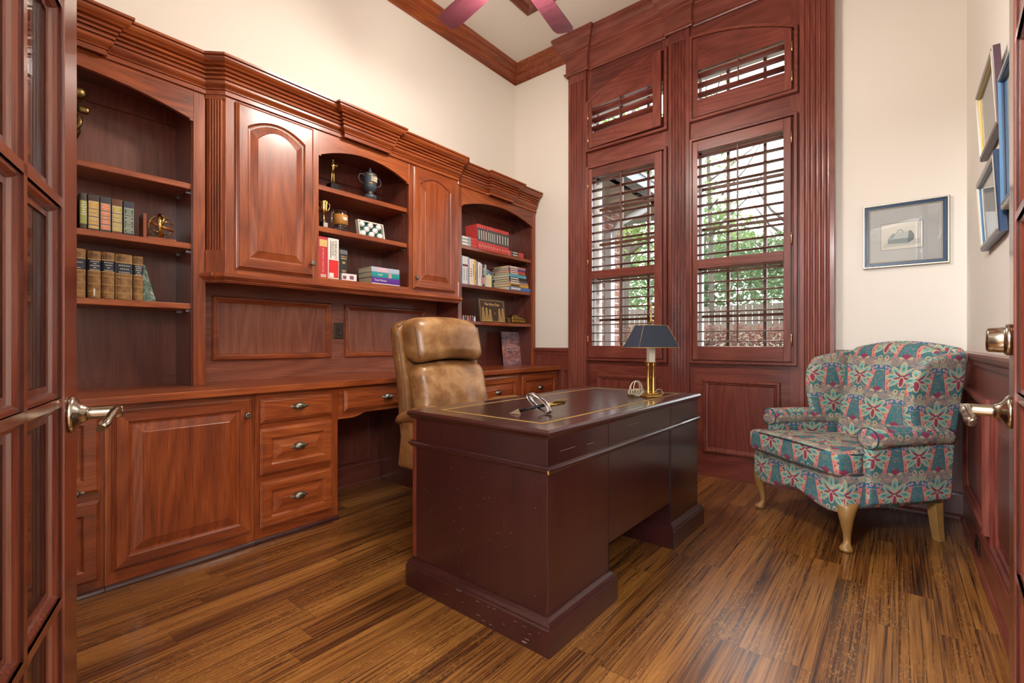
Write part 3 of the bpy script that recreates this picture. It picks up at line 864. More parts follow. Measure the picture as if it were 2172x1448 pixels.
def knob(par, off, x, y, z):
    m = MB(); m.lathe([(0.006,0),(0.0055,0.008),(0.007,0.012),(0.0145,0.016),(0.016,0.021),(0.0135,0.026),(0.009,0.0275),(0.008,0.0268),(0.003,0.0285)], (x,y,z), 18, axis='x')
    m.build('knob', M_PEWTER, par, off)
def cup_pull(par, off, x, y, z, w=0.050):
    """shell-shaped bin pull with leaf ends"""
    rings = []
    N = 22
    for i in range(N+1):
        s_ = -1 + 2*i/N
        yy = y + s_*w
        a = abs(s_)
        if a < 0.66: hgt = 0.024*math.sqrt(1-(a/0.66)**2)*0.85 + 0.006; dep = 0.022*math.sqrt(1-(a/0.66)**2)**0.7 + 0.003
        else: hgt = 0.004 + 0.005*math.sin((a-0.66)/0.34*PI); dep = 0.003
        dr = 0.002*math.sin(s_*26)
        dz = -0.002*(1-a)
        ring = []
        for q in range(9):
            t_ = PI*q/8
            ring.append((x + math.sin(t_)*(dep+dr*0.5), yy, z + dz + 0.006 + math.cos(t_)*hgt*(1 if q <= 4 else 0.55)))
        rings.append(ring)
    m = MB(); m.loft(rings, True, True); m.build('cup_pull', M_PEWTER, par, off)

# centre hutch
t = thing('hutch_cabinet', 'wall cabinet in the middle of the unit with two arched doors and a trophy niche', 'cabinet', (XM, 1.866, 1.42)); off = tuple(t.location)
HA, HB = 0.932, 2.800
m = MB()
m.poly([(XL+0.012, HA+0.002), (XF, HA+0.002), (XM-0.022, 0.998), (XM-0.022, 1.51), (XL+0.012, 1.51)], 0.025, lambda u, v, h: (u, v, 1.43+h), 1)
m.box(XL+0.012, XM-0.02, 1.51, HB-0.002, 1.43, 1.455, 1)
m.box(XL+0.012, XF-0.01, HA+0.002, HB-0.002, 2.34, 2.36, 1)
for y in (1.512, 2.236): m.box(XL+0.012, XM-0.02, y, y+0.016, 1.455, 2.36)
m.box(XL+0.002, XL+0.012, HA+0.002, HB-0.002, 1.42, 2.385); m.box(XL+0.012, XL+0.03, 1.53, 2.236, 2.20, 2.34)
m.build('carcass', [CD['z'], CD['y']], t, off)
pieces('stile', CH['z'], t, off, [(XM-0.02, XM, a, b, 1.42, 2.385) for a, b in ((1.002, 1.06), (1.48, 1.530), (2.232, 2.285), (2.660, 2.732))], 0.0015)
pieces('rail', CH['y'], t, off, [(XM-0.02, XM-0.0004, a, b, c, d) for a, b, c, d in ((1.06, 1.48, 2.33, 2.385), (2.285, 2.66, 2.33, 2.385), (1.06, 1.48, 1.42, 1.48), (2.285, 2.66, 1.42, 1.48), (1.53, 2.232, 1.42, 1.458))])
m = MB(); arch_board(m, 1.530, 2.232, 2.218, 0.076, 2.385, XM-0.02, XM); m.build('arched_rail', CH['y'], t, off)
for (ya, xa, yb, xb) in ((HA+0.002, XF, 1.002, XM), (2.732, XM, HB-0.002, XF)):
    A = Vector((xa, ya)); B = Vector((xb, yb)); d = (B-A).normalized(); nr = Vector((d.y, -d.x)); Ln = (B-A).length
    def mp(u, v, h, A=A, d=d, nr=nr):
        q = A + d*u + nr*h
        return (q.x, q.y, v)
    sec = [(0, -0.02), (0, 0.0)]
    nf = 5; e = 0.014; fw = (Ln-2*e)/nf
    for kf in range(nf):
        a0 = e + fw*kf
        sec += [(a0+fw*0.12, 0.006), (a0+fw*0.3, 0.0085), (a0+fw*0.5, 0.009), (a0+fw*0.7, 0.0085), (a0+fw*0.88, 0.006), (a0+fw, 0.0)]
    sec += [(Ln, 0.0), (Ln, -0.02)]
    m = MB(); m.poly(sec, 1.0, lambda u, v, h: mp(u, 1.545 + h*0.805, v))
    m.poly([(0,-0.02),(0,0.009),(Ln,0.009),(Ln,-0.02)], 1.0, lambda u, v, h: mp(u, 1.42 + h*0.125, v))
    m.poly([(0,-0.02),(0,0.008),(Ln,0.008),(Ln,-0.02)], 1.0, lambda u, v, h: mp(u, 2.35 + h*0.03, v))
    m.build('fluted_corner', CH['z'], t, off)
for y0_, y1_, ky in ((1.050, 1.490, 1.472), (2.262, 2.692, 2.281)):
    m = MB(); field_door(m, Xp(XM+0.001), y0_, y1_, 1.452, 2.360, 0.020, 0.056, 0.060)
    dd = m.build('door', [CH['z'], CH['y']], t, off)
    knob(dd, off, XM+0.021, ky, 1.532)
for zt in (2.045, 1.784): shelf_part(t, off, 1.530, 2.234, zt, XM-0.024, 0.032)
LED = [(0,0),(0.018,0),(0.020,0.006),(0.026,0.008),(0.026,0.014),(0.034,0.018),(0.040,0.026),(0.044,0.030),(0.044,0.042),(0.036,0.050),(0,0.050)]
m = MB(); m.sweep([(XF-0.02, HA+0.004), (XM-0.010, 1.004), (XM-0.010, 2.730), (XF-0.02, HB-0.004)], LED, lambda u, v, h: (u, v, 1.372 + h), side=1)
m.box(XL+0.012, XM-0.012, HA+0.004, HB-0.004, 1.405, 1.421)
m.build('ledge', CH['y'], t, off)
cornice(t, off, [(XF, HA), (XM, 1.002), (XM, 1.695), (XM+k0, 1.695), (XM+k0, 2.030), (XM, 2.030), (XM, 2.730), (XF, HB)])

# panelled back between hutch and worktop
t = thing('desk_back_panel', 'panelled oak back board between the worktop and the wall cabinet', 'wall panel', (XL, 1.866, ZT)); off = tuple(t.location)
m = MB(); m.box(XL+0.002, XL+0.022, HA+0.002, HB-0.002, ZT, 1.405, 1); m.build('board', [CP['z'], CP['y']], t, off)
for a, b in ((1.043, 1.796), (1.906, 2.660)):
    m = MB(); m.box(XL+0.022, XL+0.024, a+0.02, b-0.02, 0.96, 1.31); m.build('panel_field', CP['z'], t, off)
    m = MB(); panel_mould(m, Xp(XL+0.022), a, b, 0.944, 1.327, s=1.15); m.build('panel_moulding', CH['y'], t, off)
t = thing('wall_outlet', 'dark bronze power outlet between the two back panels above the worktop', 'outlet', (XL+0.022, 1.858, 1.134)); off = (0,0,0)
m = MB(); m.box(0, 0.007, -0.037, 0.037, -0.058, 0.058); m.build('plate', M_OUTLET, t, bevel=0.004)
for dz in (-0.021, 0.021):
    m = MB(); m.lathe([(0.015,0.0065),(0.015,0.0085),(0.014,0.009),(0.001,0.009)], (0, 0, dz), 18, axis='x', sy=0.9); m.build('socket', M_OUTLET, t)
m = MB()
for dz in (-0.021, 0.021):
    for dy in (-0.006, 0.006): m.box(0.0088, 0.0094, dy-0.0012, dy+0.0012, dz-0.004, dz+0.005)
m.box(0.0065, 0.0082, -0.003, 0.003, -0.003, 0.003)
m.build('slot', M_BLACKM, t)

# worktop
m = MB(); m.poly([(XL+0.002, -0.212), (-2.557, -0.212), (-2.557, 3.896), (XL+0.002, 3.896)], 0.036, lambda u, v, h: (u, v, ZT-0.036+h))
tag(m.build('worktop', CH['y'], None, (0,0,0), bevel=0.004), 'long continuous oak worktop running along the whole wall unit', 'countertop')

# base units
def base_unit(name, ya, yb, label, cat='cabinet'):
    t = thing(name, label, cat, (XB, (ya+yb)/2, 0.0)); off = tuple(t.location)
    m = MB()
    m.box(XL+0.004, XB-0.02, ya+0.001, ya+0.018, 0, ZT-0.037); m.box(XL+0.004, XB-0.02, yb-0.018, yb-0.001, 0, ZT-0.037); m.box(XL+0.004, XB-0.02, ya+0.018, yb-0.018, 0.06, 0.08)
    m.box(XL+0.004, XL+0.012, ya+0.018, yb-0.018, 0, ZT-0.037)
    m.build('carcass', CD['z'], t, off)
    return t, off
def base_front(t, off, ya, yb, la, lb, mids=()):
    pieces('stile', CH['z'], t, off, ((XB-0.02, XB, ya+0.001, la, 0, ZT-0.037), (XB-0.02, XB, lb, yb-0.001, 0, ZT-0.037)))
    pieces('rail', CH['y'], t, off, [(XB-0.02, XB-0.0005, la, lb, a_, b_) for a_, b_ in ((0, 0.085), (0.75, ZT-0.037)) + tuple(mids)])
    m = MB(); m.sweep([(XB, ya+0.001), (XB, yb-0.001)], [(0,0),(0.018,0),(0.018,0.007),(0.013,0.016),(0.006,0.021),(0,0.022)], flat, side=1); m.build('shoe_moulding', MH['y'], t, off)
def drawer(t, off, y0, y1, z0, z1, slab_=False, pull=None, st=0.052):
    m = MB()
    if slab_: m.poly([(y0,z0),(y1,z0),(y1,z1),(y0,z1)], 0.010, Xp(XB+0.0008)); a = 0.014; m.loft([[Xp(XB+0.0108)(u, v, h) for u, v in ((y0+e,z0+e),(y1-e,z0+e),(y1-e,z1-e),(y0+e,z1-e))] for e, h in ((0.001,0),(0.018,0.009))], True, True, 0, False)
    else: field_door(m, Xp(XB+0.0008), y0, y1, z0, z1, 0.020, st)
    dd = m.build('drawer', [CH['y'], CH['y']], t, off)
    if pull: cup_pull(dd, off, XB+0.0195, pull[0], pull[1])
    return dd
# far left pair of drawers
t, off = base_unit('drawer_cabinet', -0.212, 0.465, 'oak drawer cabinet half hidden behind the left french door', 'drawer cabinet')
base_front(t, off, -0.212, 0.465, -0.15, 0.435, ((0.38, 0.44),))
dd = drawer(t, off, -0.155, 0.450, 0.428, 0.765, pull=(0.352, 0.428)); drawer(t, off, -0.155, 0.450, 0.058, 0.394)
# left cupboard
t, off = base_unit('base_cabinet', 0.465, 1.068, 'oak base cabinet with one large raised panel door left of the drawers')
base_front(t, off, 0.465, 1.068, 0.505, 1.03)
m = MB(); field_door(m, Xp(XB+0.0008), 0.489, 1.047, 0.074, 0.762, 0.020, 0.052); dd = m.build('door', [CH['z'], CH['y']], t, off)
knob(dd, off, XB+0.021, 1.020, 0.680)
# three drawer banks
for ya, yb, y0, y1, lab in ((1.068, 1.540, 1.092, 1.500, 'oak three drawer cabinet left of the knee space'), (2.200, 2.672, 2.240, 2.648, 'oak three drawer cabinet right of the knee space behind the leather chair')):
    t, off = base_unit('drawer_cabinet', ya, yb, lab, 'drawer cabinet')
    base_front(t, off, ya, yb, y0+0.012, y1-0.012, ((0.30, 0.37), (0.58, 0.64)))
    yc = (y0+y1)/2
    drawer(t, off, y0, y1, 0.626, 0.757, True, (yc, 0.690)); drawer(t, off, y0, y1, 0.352, 0.596, pull=(yc, 0.470)); drawer(t, off, y0, y1, 0.074, 0.318, pull=(yc, 0.196))
# right drawers
for ya, yb, y0, y1, lab in ((2.672, 3.282, 2.716, 3.262, 'oak file drawer cabinet second from the window, seen past the leather chair'), (3.282, 3.896, 3.304, 3.866, 'oak file drawer cabinet at the window end of the worktop')):
    t, off = base_unit('drawer_cabinet', ya, yb, lab, 'drawer cabinet')
    base_front(t, off, ya, yb, y0+0.012, y1-0.012, ((0.38, 0.44),))
    yc = (y0+y1)/2
    drawer(t, off, y0, y1, 0.428, 0.762, pull=(yc, 0.628)); drawer(t, off, y0, y1, 0.062, 0.394, pull=(yc, 0.26))
# knee space with pencil drawer
t = thing('knee_space_unit', 'pencil drawer and panelled recess over the knee space of the wall unit', 'desk', (XB, 1.87, 0.0)); off = tuple(t.location)
m = MB()
pts = [(1.541, 0.592), (1.645, 0.592)]
for i in range(9): q = i/8; pts.append((1.652+0.085*q, 0.594 + 0.022*smooth01(q)))
pts += [(2.000, 0.616)]
for i in range(9): q = 1-i/8; pts.append((2.088-0.085*q, 0.594 + 0.022*smooth01(q)))
pts += [(2.199, 0.592), (2.199, ZT-0.037), (1.541, ZT-0.037)]
m.poly(pts, 0.02, Xp(XB-0.02)); m.build('apron', CH['y'], t, off)
drawer(t, off, 1.575, 2.165, 0.636, 0.762, True, (1.885, 0.692))
m = MB(); m.box(XL+0.004, XL+0.02, 1.541, 2.199, 0, ZT-0.037); m.build('back_board', CD['z'], t, off)
m = MB(); panel_mould(m, Xp(XL+0.02), 1.62, 2.12, 0.16, 0.70, s=0.9); m.sweep([(XL+0.02, 1.541), (XL+0.02, 2.199)], BASE, flat, side=1); m.build('panel_moulding', CD['y'], t, off)

# ------------------------------------------------------------------ executive desk
desk = thing('executive_desk', 'dark mahogany pedestal desk with gold tooled leather top in the middle of the room', 'desk', (-0.925, 1.325, 0.0), math.radians(-0.7))
# local frame: near front corner of the body at the origin, x to the left (user side negative), y along the desk
DL, DW = 1.490, 0.720
def ped(y0, y1, nm):
    m = MB(); m.box(-DW+0.02, 0, y0, y1, 0.05, 0.605)
    p = m.build(nm, MH['z'], desk, bevel=0.002)
    m = MB()
    m.sweep([(-DW+0.012, y0), (0, y0), (0, y1), (-DW+0.012, y1)], [(0,0),(0.028,0),(0.028,0.088),(0.023,0.094),(0.024,0.100),(0.016,0.110),(0.006,0.118),(0,0.120)], flat, closed=True, side=1)
    m.box(-DW+0.014, -0.002, y0+0.002, y1-0.002, 0.0, 0.05)
    m.build('plinth', MH['z'], p, bevel=0.001)
    # user side: drawers with their own fronts
    for z0, z1 in ((0.130, 0.355), (0.365, 0.595)):
        m = MB(); m.poly([(y0+0.025, z0), (y1-0.025, z0), (y1-0.025, z1), (y0+0.025, z1)], 0.018, Xm(-DW+0.02)); d = m.build('drawer', MH['y'], p, bevel=0.004)
        m = MB(); yc = (y0+y1)/2
        m.tube([(-DW-0.003, yc-0.045, (z0+z1)/2), (-DW-0.022, yc-0.045, (z0+z1)/2-0.006), (-DW-0.024, yc, (z0+z1)/2-0.012), (-DW-0.022, yc+0.045, (z0+z1)/2-0.006), (-DW-0.003, yc+0.045, (z0+z1)/2)], 0.004, 8)
        m.build('drawer_pull', M_ABRASS, d)
ped(0.0, 0.425, 'pedestal'); ped(1.085, DL, 'pedestal')
m = MB(); m.box(-DW+0.02, 0, 0, DL, 0.625, 0.722); m.box(-DW+0.0, -DW+0.02, 0.012, 0.016, 0.13, 0.72)
m.build('apron', MH['z'], desk, bevel=0.002)
for a, b in ((0.022, 0.415), (0.44, 1.07), (1.095, DL-0.022)):
    m = MB(); m.box(-DW-0.0, -DW+0.021, a, b, 0.640, 0.712); m.build('drawer', MH['y'], desk, bevel=0.004)
m = MB(); m.box(-0.022, -0.003, 0.42, 1.09, 0.228, 0.63); m.build('modesty_panel', MH['z'], desk, bevel=0.001)
pieces('groove_strip', plain('groove_strip_wood', S(34, 13, 13), 0.5), desk, (0,0,0), [(-0.003, 0.0012, yy-0.0022, yy+0.0022, 0.121, 0.716) for yy in (0.425, 1.085)])
m = MB()
m.sweep([(-DW-0.004, 0), (0, 0), (0, DL), (-DW-0.004, DL)], [(0,-0.010),(0.006,-0.010),(0.008,-0.004),(0.013,0.0),(0.013,0.006),(0.007,0.010),(0.005,0.015),(0,0.015)], lambda u, v, h: (u, v, 0.612 + h), closed=True, side=1)
m.build('waist_moulding', MH['z'], desk)
pieces('corner_strip', wood('worn_mahogany', 'z', S(70,28,22), S(112,48,34), S(140,66,48), rough=0.35), desk, (0,0,0), [(-DW-0.004, -DW+0.02, yy, yy+0.022, 0.12, 0.722) for yy in (0.0, DL-0.022)], 0.002)
TOPE = [(0,0),(0.004,0.0),(0.006,0.006),(0.013,0.012),(0.017,0.018),(0.017,0.024),(0.012,0.029),(0.009,0.0325),(0,0.033)]
m = MB(); wv = []
for i in range(9):
    q = i/8; wv.append((-DW-0.006 + 0.018*math.sin(q*PI)**2*0 , DL*(1-q)))
P = [(-DW-0.006, 0.0), (0.0, 0.0), (0.0, DL), (-DW-0.006, DL), (-DW-0.006, 1.10), (-DW+0.012, 1.04), (-DW+0.012, 0.45), (-DW-0.006, 0.39)]
m.sweep(P, TOPE, lambda u, v, h: (u, v, 0.722 + h), closed=True, side=1)
m.poly(P, 0.0328, lambda u, v, h: (u, v, 0.722 + h))
m.build('desktop', MH['y'], desk)
g = NG('oxblood_desk_leather'); nn_ = g.noise(g.coords(), 9, 3); n2_ = g.noise(g.coords(), 500, 2)
g.bump(n2_, 0.08, 0.001)
M_DLEA = g.done(g.mix(nn_, S(46, 22, 20), S(64, 34, 28)), g.add(0.20, g.mul(nn_, 0.1)), 0, 0.2)
LI = [(-DW+0.085, 0.075), (-0.075, 0.075), (-0.075, DL-0.075), (-DW+0.085, DL-0.075)]
m = MB(); m.poly(LI, 0.0006, lambda u, v, h: (u, v, 0.7550 + h)); m.build('leather_inset', M_DLEA, desk)
M_GOLD = plain('gold_tooling', S(176, 142, 82), 0.5)
m = MB()
for e, wdt in ((0.0, 0.0022), (0.006, 0.0045), (0.0145, 0.0018)):
    m.sweep(LI, [(-e, 0.0), (-e, 0.0005), (-e-wdt, 0.0005), (-e-wdt, 0)], lambda u, v, h: (u, v, 0.7556 + h), closed=True, side=1)
m.build('gold_tooling', M_GOLD, desk)
M_WEAR = plain('bare_scuffed_wood', S(176, 128, 70), 0.6)
M_SCUF = plain('scuff_mark', S(176, 150, 150), 0.6)
m = MB(); m.box(0.0095, 0.0138, -0.0138, -0.0095, 0.606, 0.6185); m.build('worn_corner', M_WEAR, desk)
random.seed(3)
m = MB()
for i in range(22):                          # scuffs along the plinth, scratches on the front
    x = -random.random()**1.6*0.5; z = 0.012 + random.random()*0.075; l = 0.003 + random.random()*0.016; m.box(x-l, x, -0.0284, -0.0279, z, z+0.0004+random.random()*0.0009)
for i in range(26):
    x = -0.04-random.random()*0.62; z = 0.14 + random.random()*0.55; m.box(x-0.0012, x+0.0012, -0.0004, 0.0002, z-0.0014, z+0.0014)
for (ya, za, l, s_) in ((0.075, 0.668, 0.10, 0.0), (0.60, 0.688, 0.12, 0.0), (0.26, 0.662, 0.05, 0.001)):
    m.box(-0.0003, 0.0004, ya, ya+l, za, za+0.0007)
m.build('scuff_mark', M_SCUF, desk)

# ------------------------------------------------------------------ leather executive chair
ch = thing('executive_chair', 'worn tan leather high back swivel chair tucked behind the mahogany desk', 'chair', (-1.93, 1.945, 0.0), math.radians(0))
# local: +x faces the desk
def lean(x, y, z):
    return (x - (max(z, 0.4) - 0.45)*0.215, y, z)
def shell(x, y, z):
    k = (abs(y)/0.30); z = z - 0.05*k**6*smooth01((z-0.9)/0.25)
    x = x + 0.028*k**3*smooth01((z-0.55)/0.3)
    return lean(x, y, z)
m = MB(); m.rbox((-0.155, 0, 0.80), (0.045, 0.310, 0.385), 0.038, 10, shell); m.build('back_shell', M_LEATHER, ch)
def head(x, y, z):
    k = y/0.262; x = x + 0.030*(1-k*k)
    z = z + 0.018*math.cos(k*PI/2)
    if z < 1.0: z = z + 0.022*(1 - k*k)*0.6
    s_ = math.sin(y*46 + math.sin(z*17)*1.2)*0.0055*smooth01((1.02-z)/0.12); x = x + s_
    return lean(x, y, z)
m = MB(); m.rbox((-0.060, 0, 1.055), (0.085, 0.272, 0.130), 0.075, 16, head); m.build('headrest_cushion', M_LEATHER, ch)
def lumb(x, y, z):
    k = y/0.26
    wsc = 1.0 + 0.12*smooth01((0.75 - z)/0.3)
    x = x + 0.035*(1-k*k)*math.sin(max(0, min(1, (z-0.5)/0.42))*PI)
    if z > 0.85: z = z + 0.022*(1-k*k)
    x = x + math.sin(y*38 + math.sin(z*9)*1.6)*0.0070*smooth01((0.86-z)/0.2)
    return lean(x, y*wsc, z)
m = MB(); m.rbox((-0.060, 0, 0.700), (0.075, 0.268, 0.225), 0.062, 18, lumb); m.build('back_cushion', M_LEATHER, ch)
# welts
m = MB()
for sg in (-1, 1):
    m.tube([head(0.003, sg*0.2500, z) for z in [0.965 + 0.18*i/8 for i in range(9)]], 0.0035, 6)
    m.tube([shell(-0.120, sg*0.299, 0.46 + 0.68*i/10) for i in range(11)], 0.004, 6)
m.tube([shell(-0.120, -0.285 + 0.57*i/14, 1.175) for i in range(15)], 0.004, 6)
m.build('welt', M_PIPING, ch)
m = MB(); m.rbox((0.07, 0, 0.455), (0.200, 0.275, 0.060), 0.045, 12, lambda x, y, z: (x, y, z + 0.02*(1-(y/0.275)**2)*(1 if z > 0.45 else 0))); m.build('seat_cushion', M_LEATHER, ch)
m = MB(); m.rbox((0.06, 0, 0.375), (0.19, 0.285, 0.035), 0.025, 6); m.build('seat_pan', M_LEATHER, ch)
for sg in (-1, 1):
    pts = [(-0.17, 0.640), (-0.06, 0.668), (0.07, 0.680), (0.16, 0.672), (0.215, 0.650), (0.235, 0.605)]
    rings = []
    for i in range(21):
        q = i/20*(len(pts)-1); k = min(int(q), len(pts)-2); f_ = q-k
        x = pts[k][0]*(1-f_) + pts[k+1][0]*f_; z = pts[k][1]*(1-f_) + pts[k+1][1]*f_
        r = 0.046*(0.9 + 0.35*math.sin(min(1, i/20)*PI))*(1 if i < 19 else 0.75 if i == 19 else 0.35)
        rings.append([(x + math.sin(a)*0.02, sg*0.322 + math.cos(a)*r, z + math.sin(a)*r*0.85) for a in [2*PI*j/16 for j in range(16)]])
    m = MB(); m.loft(rings); arm = m.build('armrest', M_LEATHER, ch)
    m = MB(); m.rbox((0.00, sg*0.318, 0.52), (0.17, 0.024, 0.145), 0.02, 8, lambda x, y, z: (x + (z-0.5)*0.15, y, z)); m.build('arm_panel', M_LEATHER, ch)
m = MB(); m.lathe([(0.03,0.14),(0.03,0.25),(0.022,0.25),(0.022,0.345),(0.09,0.345),(0.09,0.352)], (0.10, 0, 0), 20); m.build('gas_column', M_BLACKM, ch)
for k in range(5):
    a = 2*PI*k/5 + 0.63; dx, dy = math.cos(a), math.sin(a)
    m = MB(); m.tube([(0.10+dx*0.02, dy*0.02, 0.12), (0.10+dx*0.16, dy*0.16, 0.105), (0.10+dx*0.25, dy*0.25, 0.075)], [0.032, 0.026, 0.018], 10); lg = m.build('base_spoke', CD['x'], ch)
    m = MB(); c = (0.10+dx*0.25, dy*0.25, 0.028)
    for s_ in (-1, 1):
        m.tube([(c[0]-dy*s_*0.006, c[1]+dx*s_*0.006, c[2]), (c[0]-dy*s_*0.024, c[1]+dx*s_*0.024, c[2])], 0.026, 16)
    m.tube([(c[0], c[1], 0.03), (c[0], c[1], 0.075)], 0.008, 8); m.build('caster', M_BLACKM, lg)

# ------------------------------------------------------------------ wing armchair
wc = thing('wing_armchair', 'wing back armchair in blue and pink floral tapestry in the window corner', 'armchair', (-0.470, 3.105, 0.0), math.radians(-41.8))
# local: front faces -y
def base_fn(x, y, z):
    if z < 0.26:
        s_ = abs(x)/0.345
        if y < 0.06: z = z + 0.022*math.cos(s_*PI*1.5) - 0.012
    if y > 0.3: x = x*(1 - 0.06*smooth01((y-0.3)/0.35))
    return (x, y, z)
m = MB(); m.rbox((0, 0.325, 0.300), (0.345, 0.325, 0.088), 0.022, 22, base_fn); m.build('seat_base', M_TAP, wc, uv=True)
def cush(x, y, z):
    wsc = 1.0 + 0.235*(1 - smooth01((y-0.10)/0.05))
    if z > 0.43: z += 0.018*(1 - min(1, (x/0.34)**2))
    z = z - 0.025*smooth01((y-0.1)/0.5)
    return (x*wsc, y, z)
m = MB(); m.rbox((0, 0.265, 0.435), (0.280, 0.300, 0.060), 0.030, 26, cush); sc_ = m.build('seat_cushion', M_TAP, wc, uv=True)
m = MB()
for zz in (0.385, 0.482):
    loop = []
    for i in range(40):
        a = 2*PI*i/40; ex = 0.36
        x = math.copysign(abs(math.cos(a))**ex, math.cos(a))*0.282; y = 0.265 + math.copysign(abs(math.sin(a))**ex, math.sin(a))*0.302
        p = cush(x, y, zz); loop.append(p)
    m.tube(loop, 0.0042, 6, loop=True)
m.build('welt', M_CORD, sc_)
def bk(x, y, z):
    y = y + (z - 0.42)*0.20
    k = x/0.285
    if z > 0.75: z = z + 0.050*(1 - k*k)*smooth01((z-0.75)/0.3)
    y = y - 0.028*(1 - k*k)*math.sin(max(0, min(1, (z-0.42)/0.6))*PI)
    return (x*(1 + 0.05*smooth01((z-0.5)/0.5)), y, z)
m = MB(); m.rbox((0, 0.575, 0.690), (0.272, 0.070, 0.312), 0.045, 22, bk); m.build('back_cushion', M_TAP, wc, uv=True)
def obk(x, y, z):
    y = y + (z - 0.42)*0.20; k = x/0.33
    if z > 0.8: z = z + 0.045*(1 - k*k)*smooth01((z-0.8)/0.2)
    return (x, y, z)
m = MB(); m.rbox((0, 0.618, 0.615), (0.318, 0.030, 0.400), 0.022, 16, obk); m.build('back_frame', M_TAP, wc, uv=True)
for sg in (-1, 1):
    def wing(x, y, z, sg=sg):
        q = (z - 0.56)/0.44
        yf = 0.40 - 0.055*math.sin(max(0, min(1, q*1.05))*PI*0.9)         # front edge
        f_ = (y - 0.38)/0.25
        y = yf + f_*(0.645 - yf)
        top = smooth01((z-0.85)/0.15)
        z = z - 0.055*top*(1-f_)**2
        x = x + sg*(0.030*(1-f_)*smooth01(q) )
        y = y + (z - 0.42)*0.20*(0.45 + 0.55*f_)
        return (x, y, z)
    m = MB(); m.rbox((sg*0.318, 0.505, 0.780), (0.030, 0.125, 0.222), 0.026, 16, wing); m.build('wing', M_TAP, wc, uv=True)
    def armf(x, y, z, sg=sg):
        x = x + sg*0.012*smooth01((z-0.3)/0.25)
        if y > 0.4: x = x - sg*0.02*smooth01((y-0.4)/0.25)
        return (x, y, z)
    m = MB(); m.rbox((sg*0.335, 0.385, 0.415), (0.032, 0.262, 0.180), 0.018, 20, armf); arm = m.build('arm', M_TAP, wc, uv=True)
    rings = []
    for i in range(26):
        q = i/25; y = 0.118 + 0.500*q
        r = 0.061*(1 - 0.15*q)
        if i == 0: r *= 0.55
        elif i == 1: y = 0.121; r *= 0.86
        elif i == 2: y = 0.131
        cx = sg*(0.356 - 0.026*smooth01((q-0.5)/0.5)); cz = 0.570 + 0.010*math.sin(q*PI) - 0.006*q
        rings.append([(cx + math.cos(a)*r*1.05, y, cz + math.sin(a)*r*0.92) for a in [2*PI*j/20 for j in range(20)]])
    m = MB(); m.loft(rings); m.build('arm_roll', M_TAP, arm, uv=True)
    m = MB(); m.tube([(sg*0.356 + math.cos(a)*0.059, 0.125, 0.570 + math.sin(a)*0.052) for a in [2*PI*j/24 for j in range(24)]], 0.0035, 6, loop=True); m.build('welt', M_CORD, arm)
    # front cabriole leg
    leg = []
    ox, oy = sg*0.6, -0.8
    for z, r, o in ((0.245,0.050,0.0),(0.225,0.047,0.010),(0.195,0.039,0.020),(0.160,0.031,0.021),(0.120,0.0235,0.014),(0.085,0.0185,0.006),(0.055,0.0165,0.003),(0.036,0.0175,0.009),(0.024,0.026,0.020),(0.014,0.031,0.024),(0.006,0.029,0.022),(0.0,0.025,0.020)):
        cx, cy = sg*0.310 + ox*o, 0.052 + oy*o
        leg.append([(cx + math.cos(a)*r, cy + math.sin(a)*r, z) for a in [2*PI*j/18 for j in range(18)]])
    m = MB(); m.loft(leg[::-1]); m.build('leg', M_LEGW, wc)
    leg = []
    for z, s_, o in ((0.235,0.024,0.0),(0.16,0.0235,0.003),(0.08,0.021,0.012),(0.0,0.0185,0.026)):
        cx, cy = sg*0.290, 0.600 + o
        leg.append([(cx+s_*a, cy+s_*b, z) for a, b in ((-1,-1),(1,-1),(1,1),(-1,1))])
    m = MB(); m.loft(leg[::-1], smooth=False); m.build('leg', M_LEGW, wc, bevel=0.003)

# ------------------------------------------------------------------ desk lamp
DT = 0.7556
lp = thing('desk_lamp', 'brass desk lamp with dark blue rectangular shade on the far end of the desk', 'lamp', (-1.045, 2.475, DT+0.0003), math.radians(57))
# local x: long axis
m = MB(); z = 0
m.loft([[(a*sx, b*sy, zz) for a, b in ((-1,-1),(1,-1),(1,1),(-1,1))] for sx, sy, zz in ((0.048,0.034,0),(0.048,0.034,0.005),(0.045,0.031,0.008),(0.043,0.029,0.012),(0.034,0.022,0.017),(0.033,0.021,0.022))], smooth=False)
m.build('base', M_BRASS, lp, bevel=0.001)
CW_ = [(0.0135,0.020),(0.0135,0.026),(0.0105,0.032),(0.0112,0.037),(0.0098,0.042),(0.0095,0.100),(0.0090,0.168),(0.0104,0.171),(0.0096,0.174),(0.0118,0.182),(0.0125,0.186)]
for sg in (-1, 1):
    m = MB(); m.lathe(CW_, (sg*0.0165, 0, 0), 18); m.build('column', M_BRASS, lp)
m = MB(); m.box(-0.032, 0.032, -0.020, 0.020, 0.185, 0.189); m.build('capital_plate', M_BRASS, lp, bevel=0.001)
m = MB(); m.box(-0.0185, 0.0185, -0.013, 0.013, 0.189, 0.270); m.box(-0.0008, 0.0008, -0.0134, 0.0134, 0.190, 0.269); m.build('candle_box', plain('ivory_enamel', S(226, 220, 198), 0.35), lp, bevel=0.0015)
m = MB(); m.lathe([(0.0035,0.27),(0.0035,0.395),(0.006,0.398),(0.0045,0.404),(0.0085,0.412),(0.0085,0.418),(0.004,0.426),(0.0032,0.470),(0.0055,0.474),(0.0035,0.478),(0.0075,0.486),(0.0065,0.494),(0.003,0.500),(0.0035,0.506),(0.001,0.512)], (0,0,0), 14)
m.tube([(0, 0, 0.412), (0.0, -0.016, 0.409)], 0.0022, 6); m.lathe([(0.001,-0.004),(0.006,-0.003),(0.006,0.003),(0.001,0.004)], (0, -0.018, 0.409), 10, axis='x')
m.build('finial_rod', M_BRASS, lp)
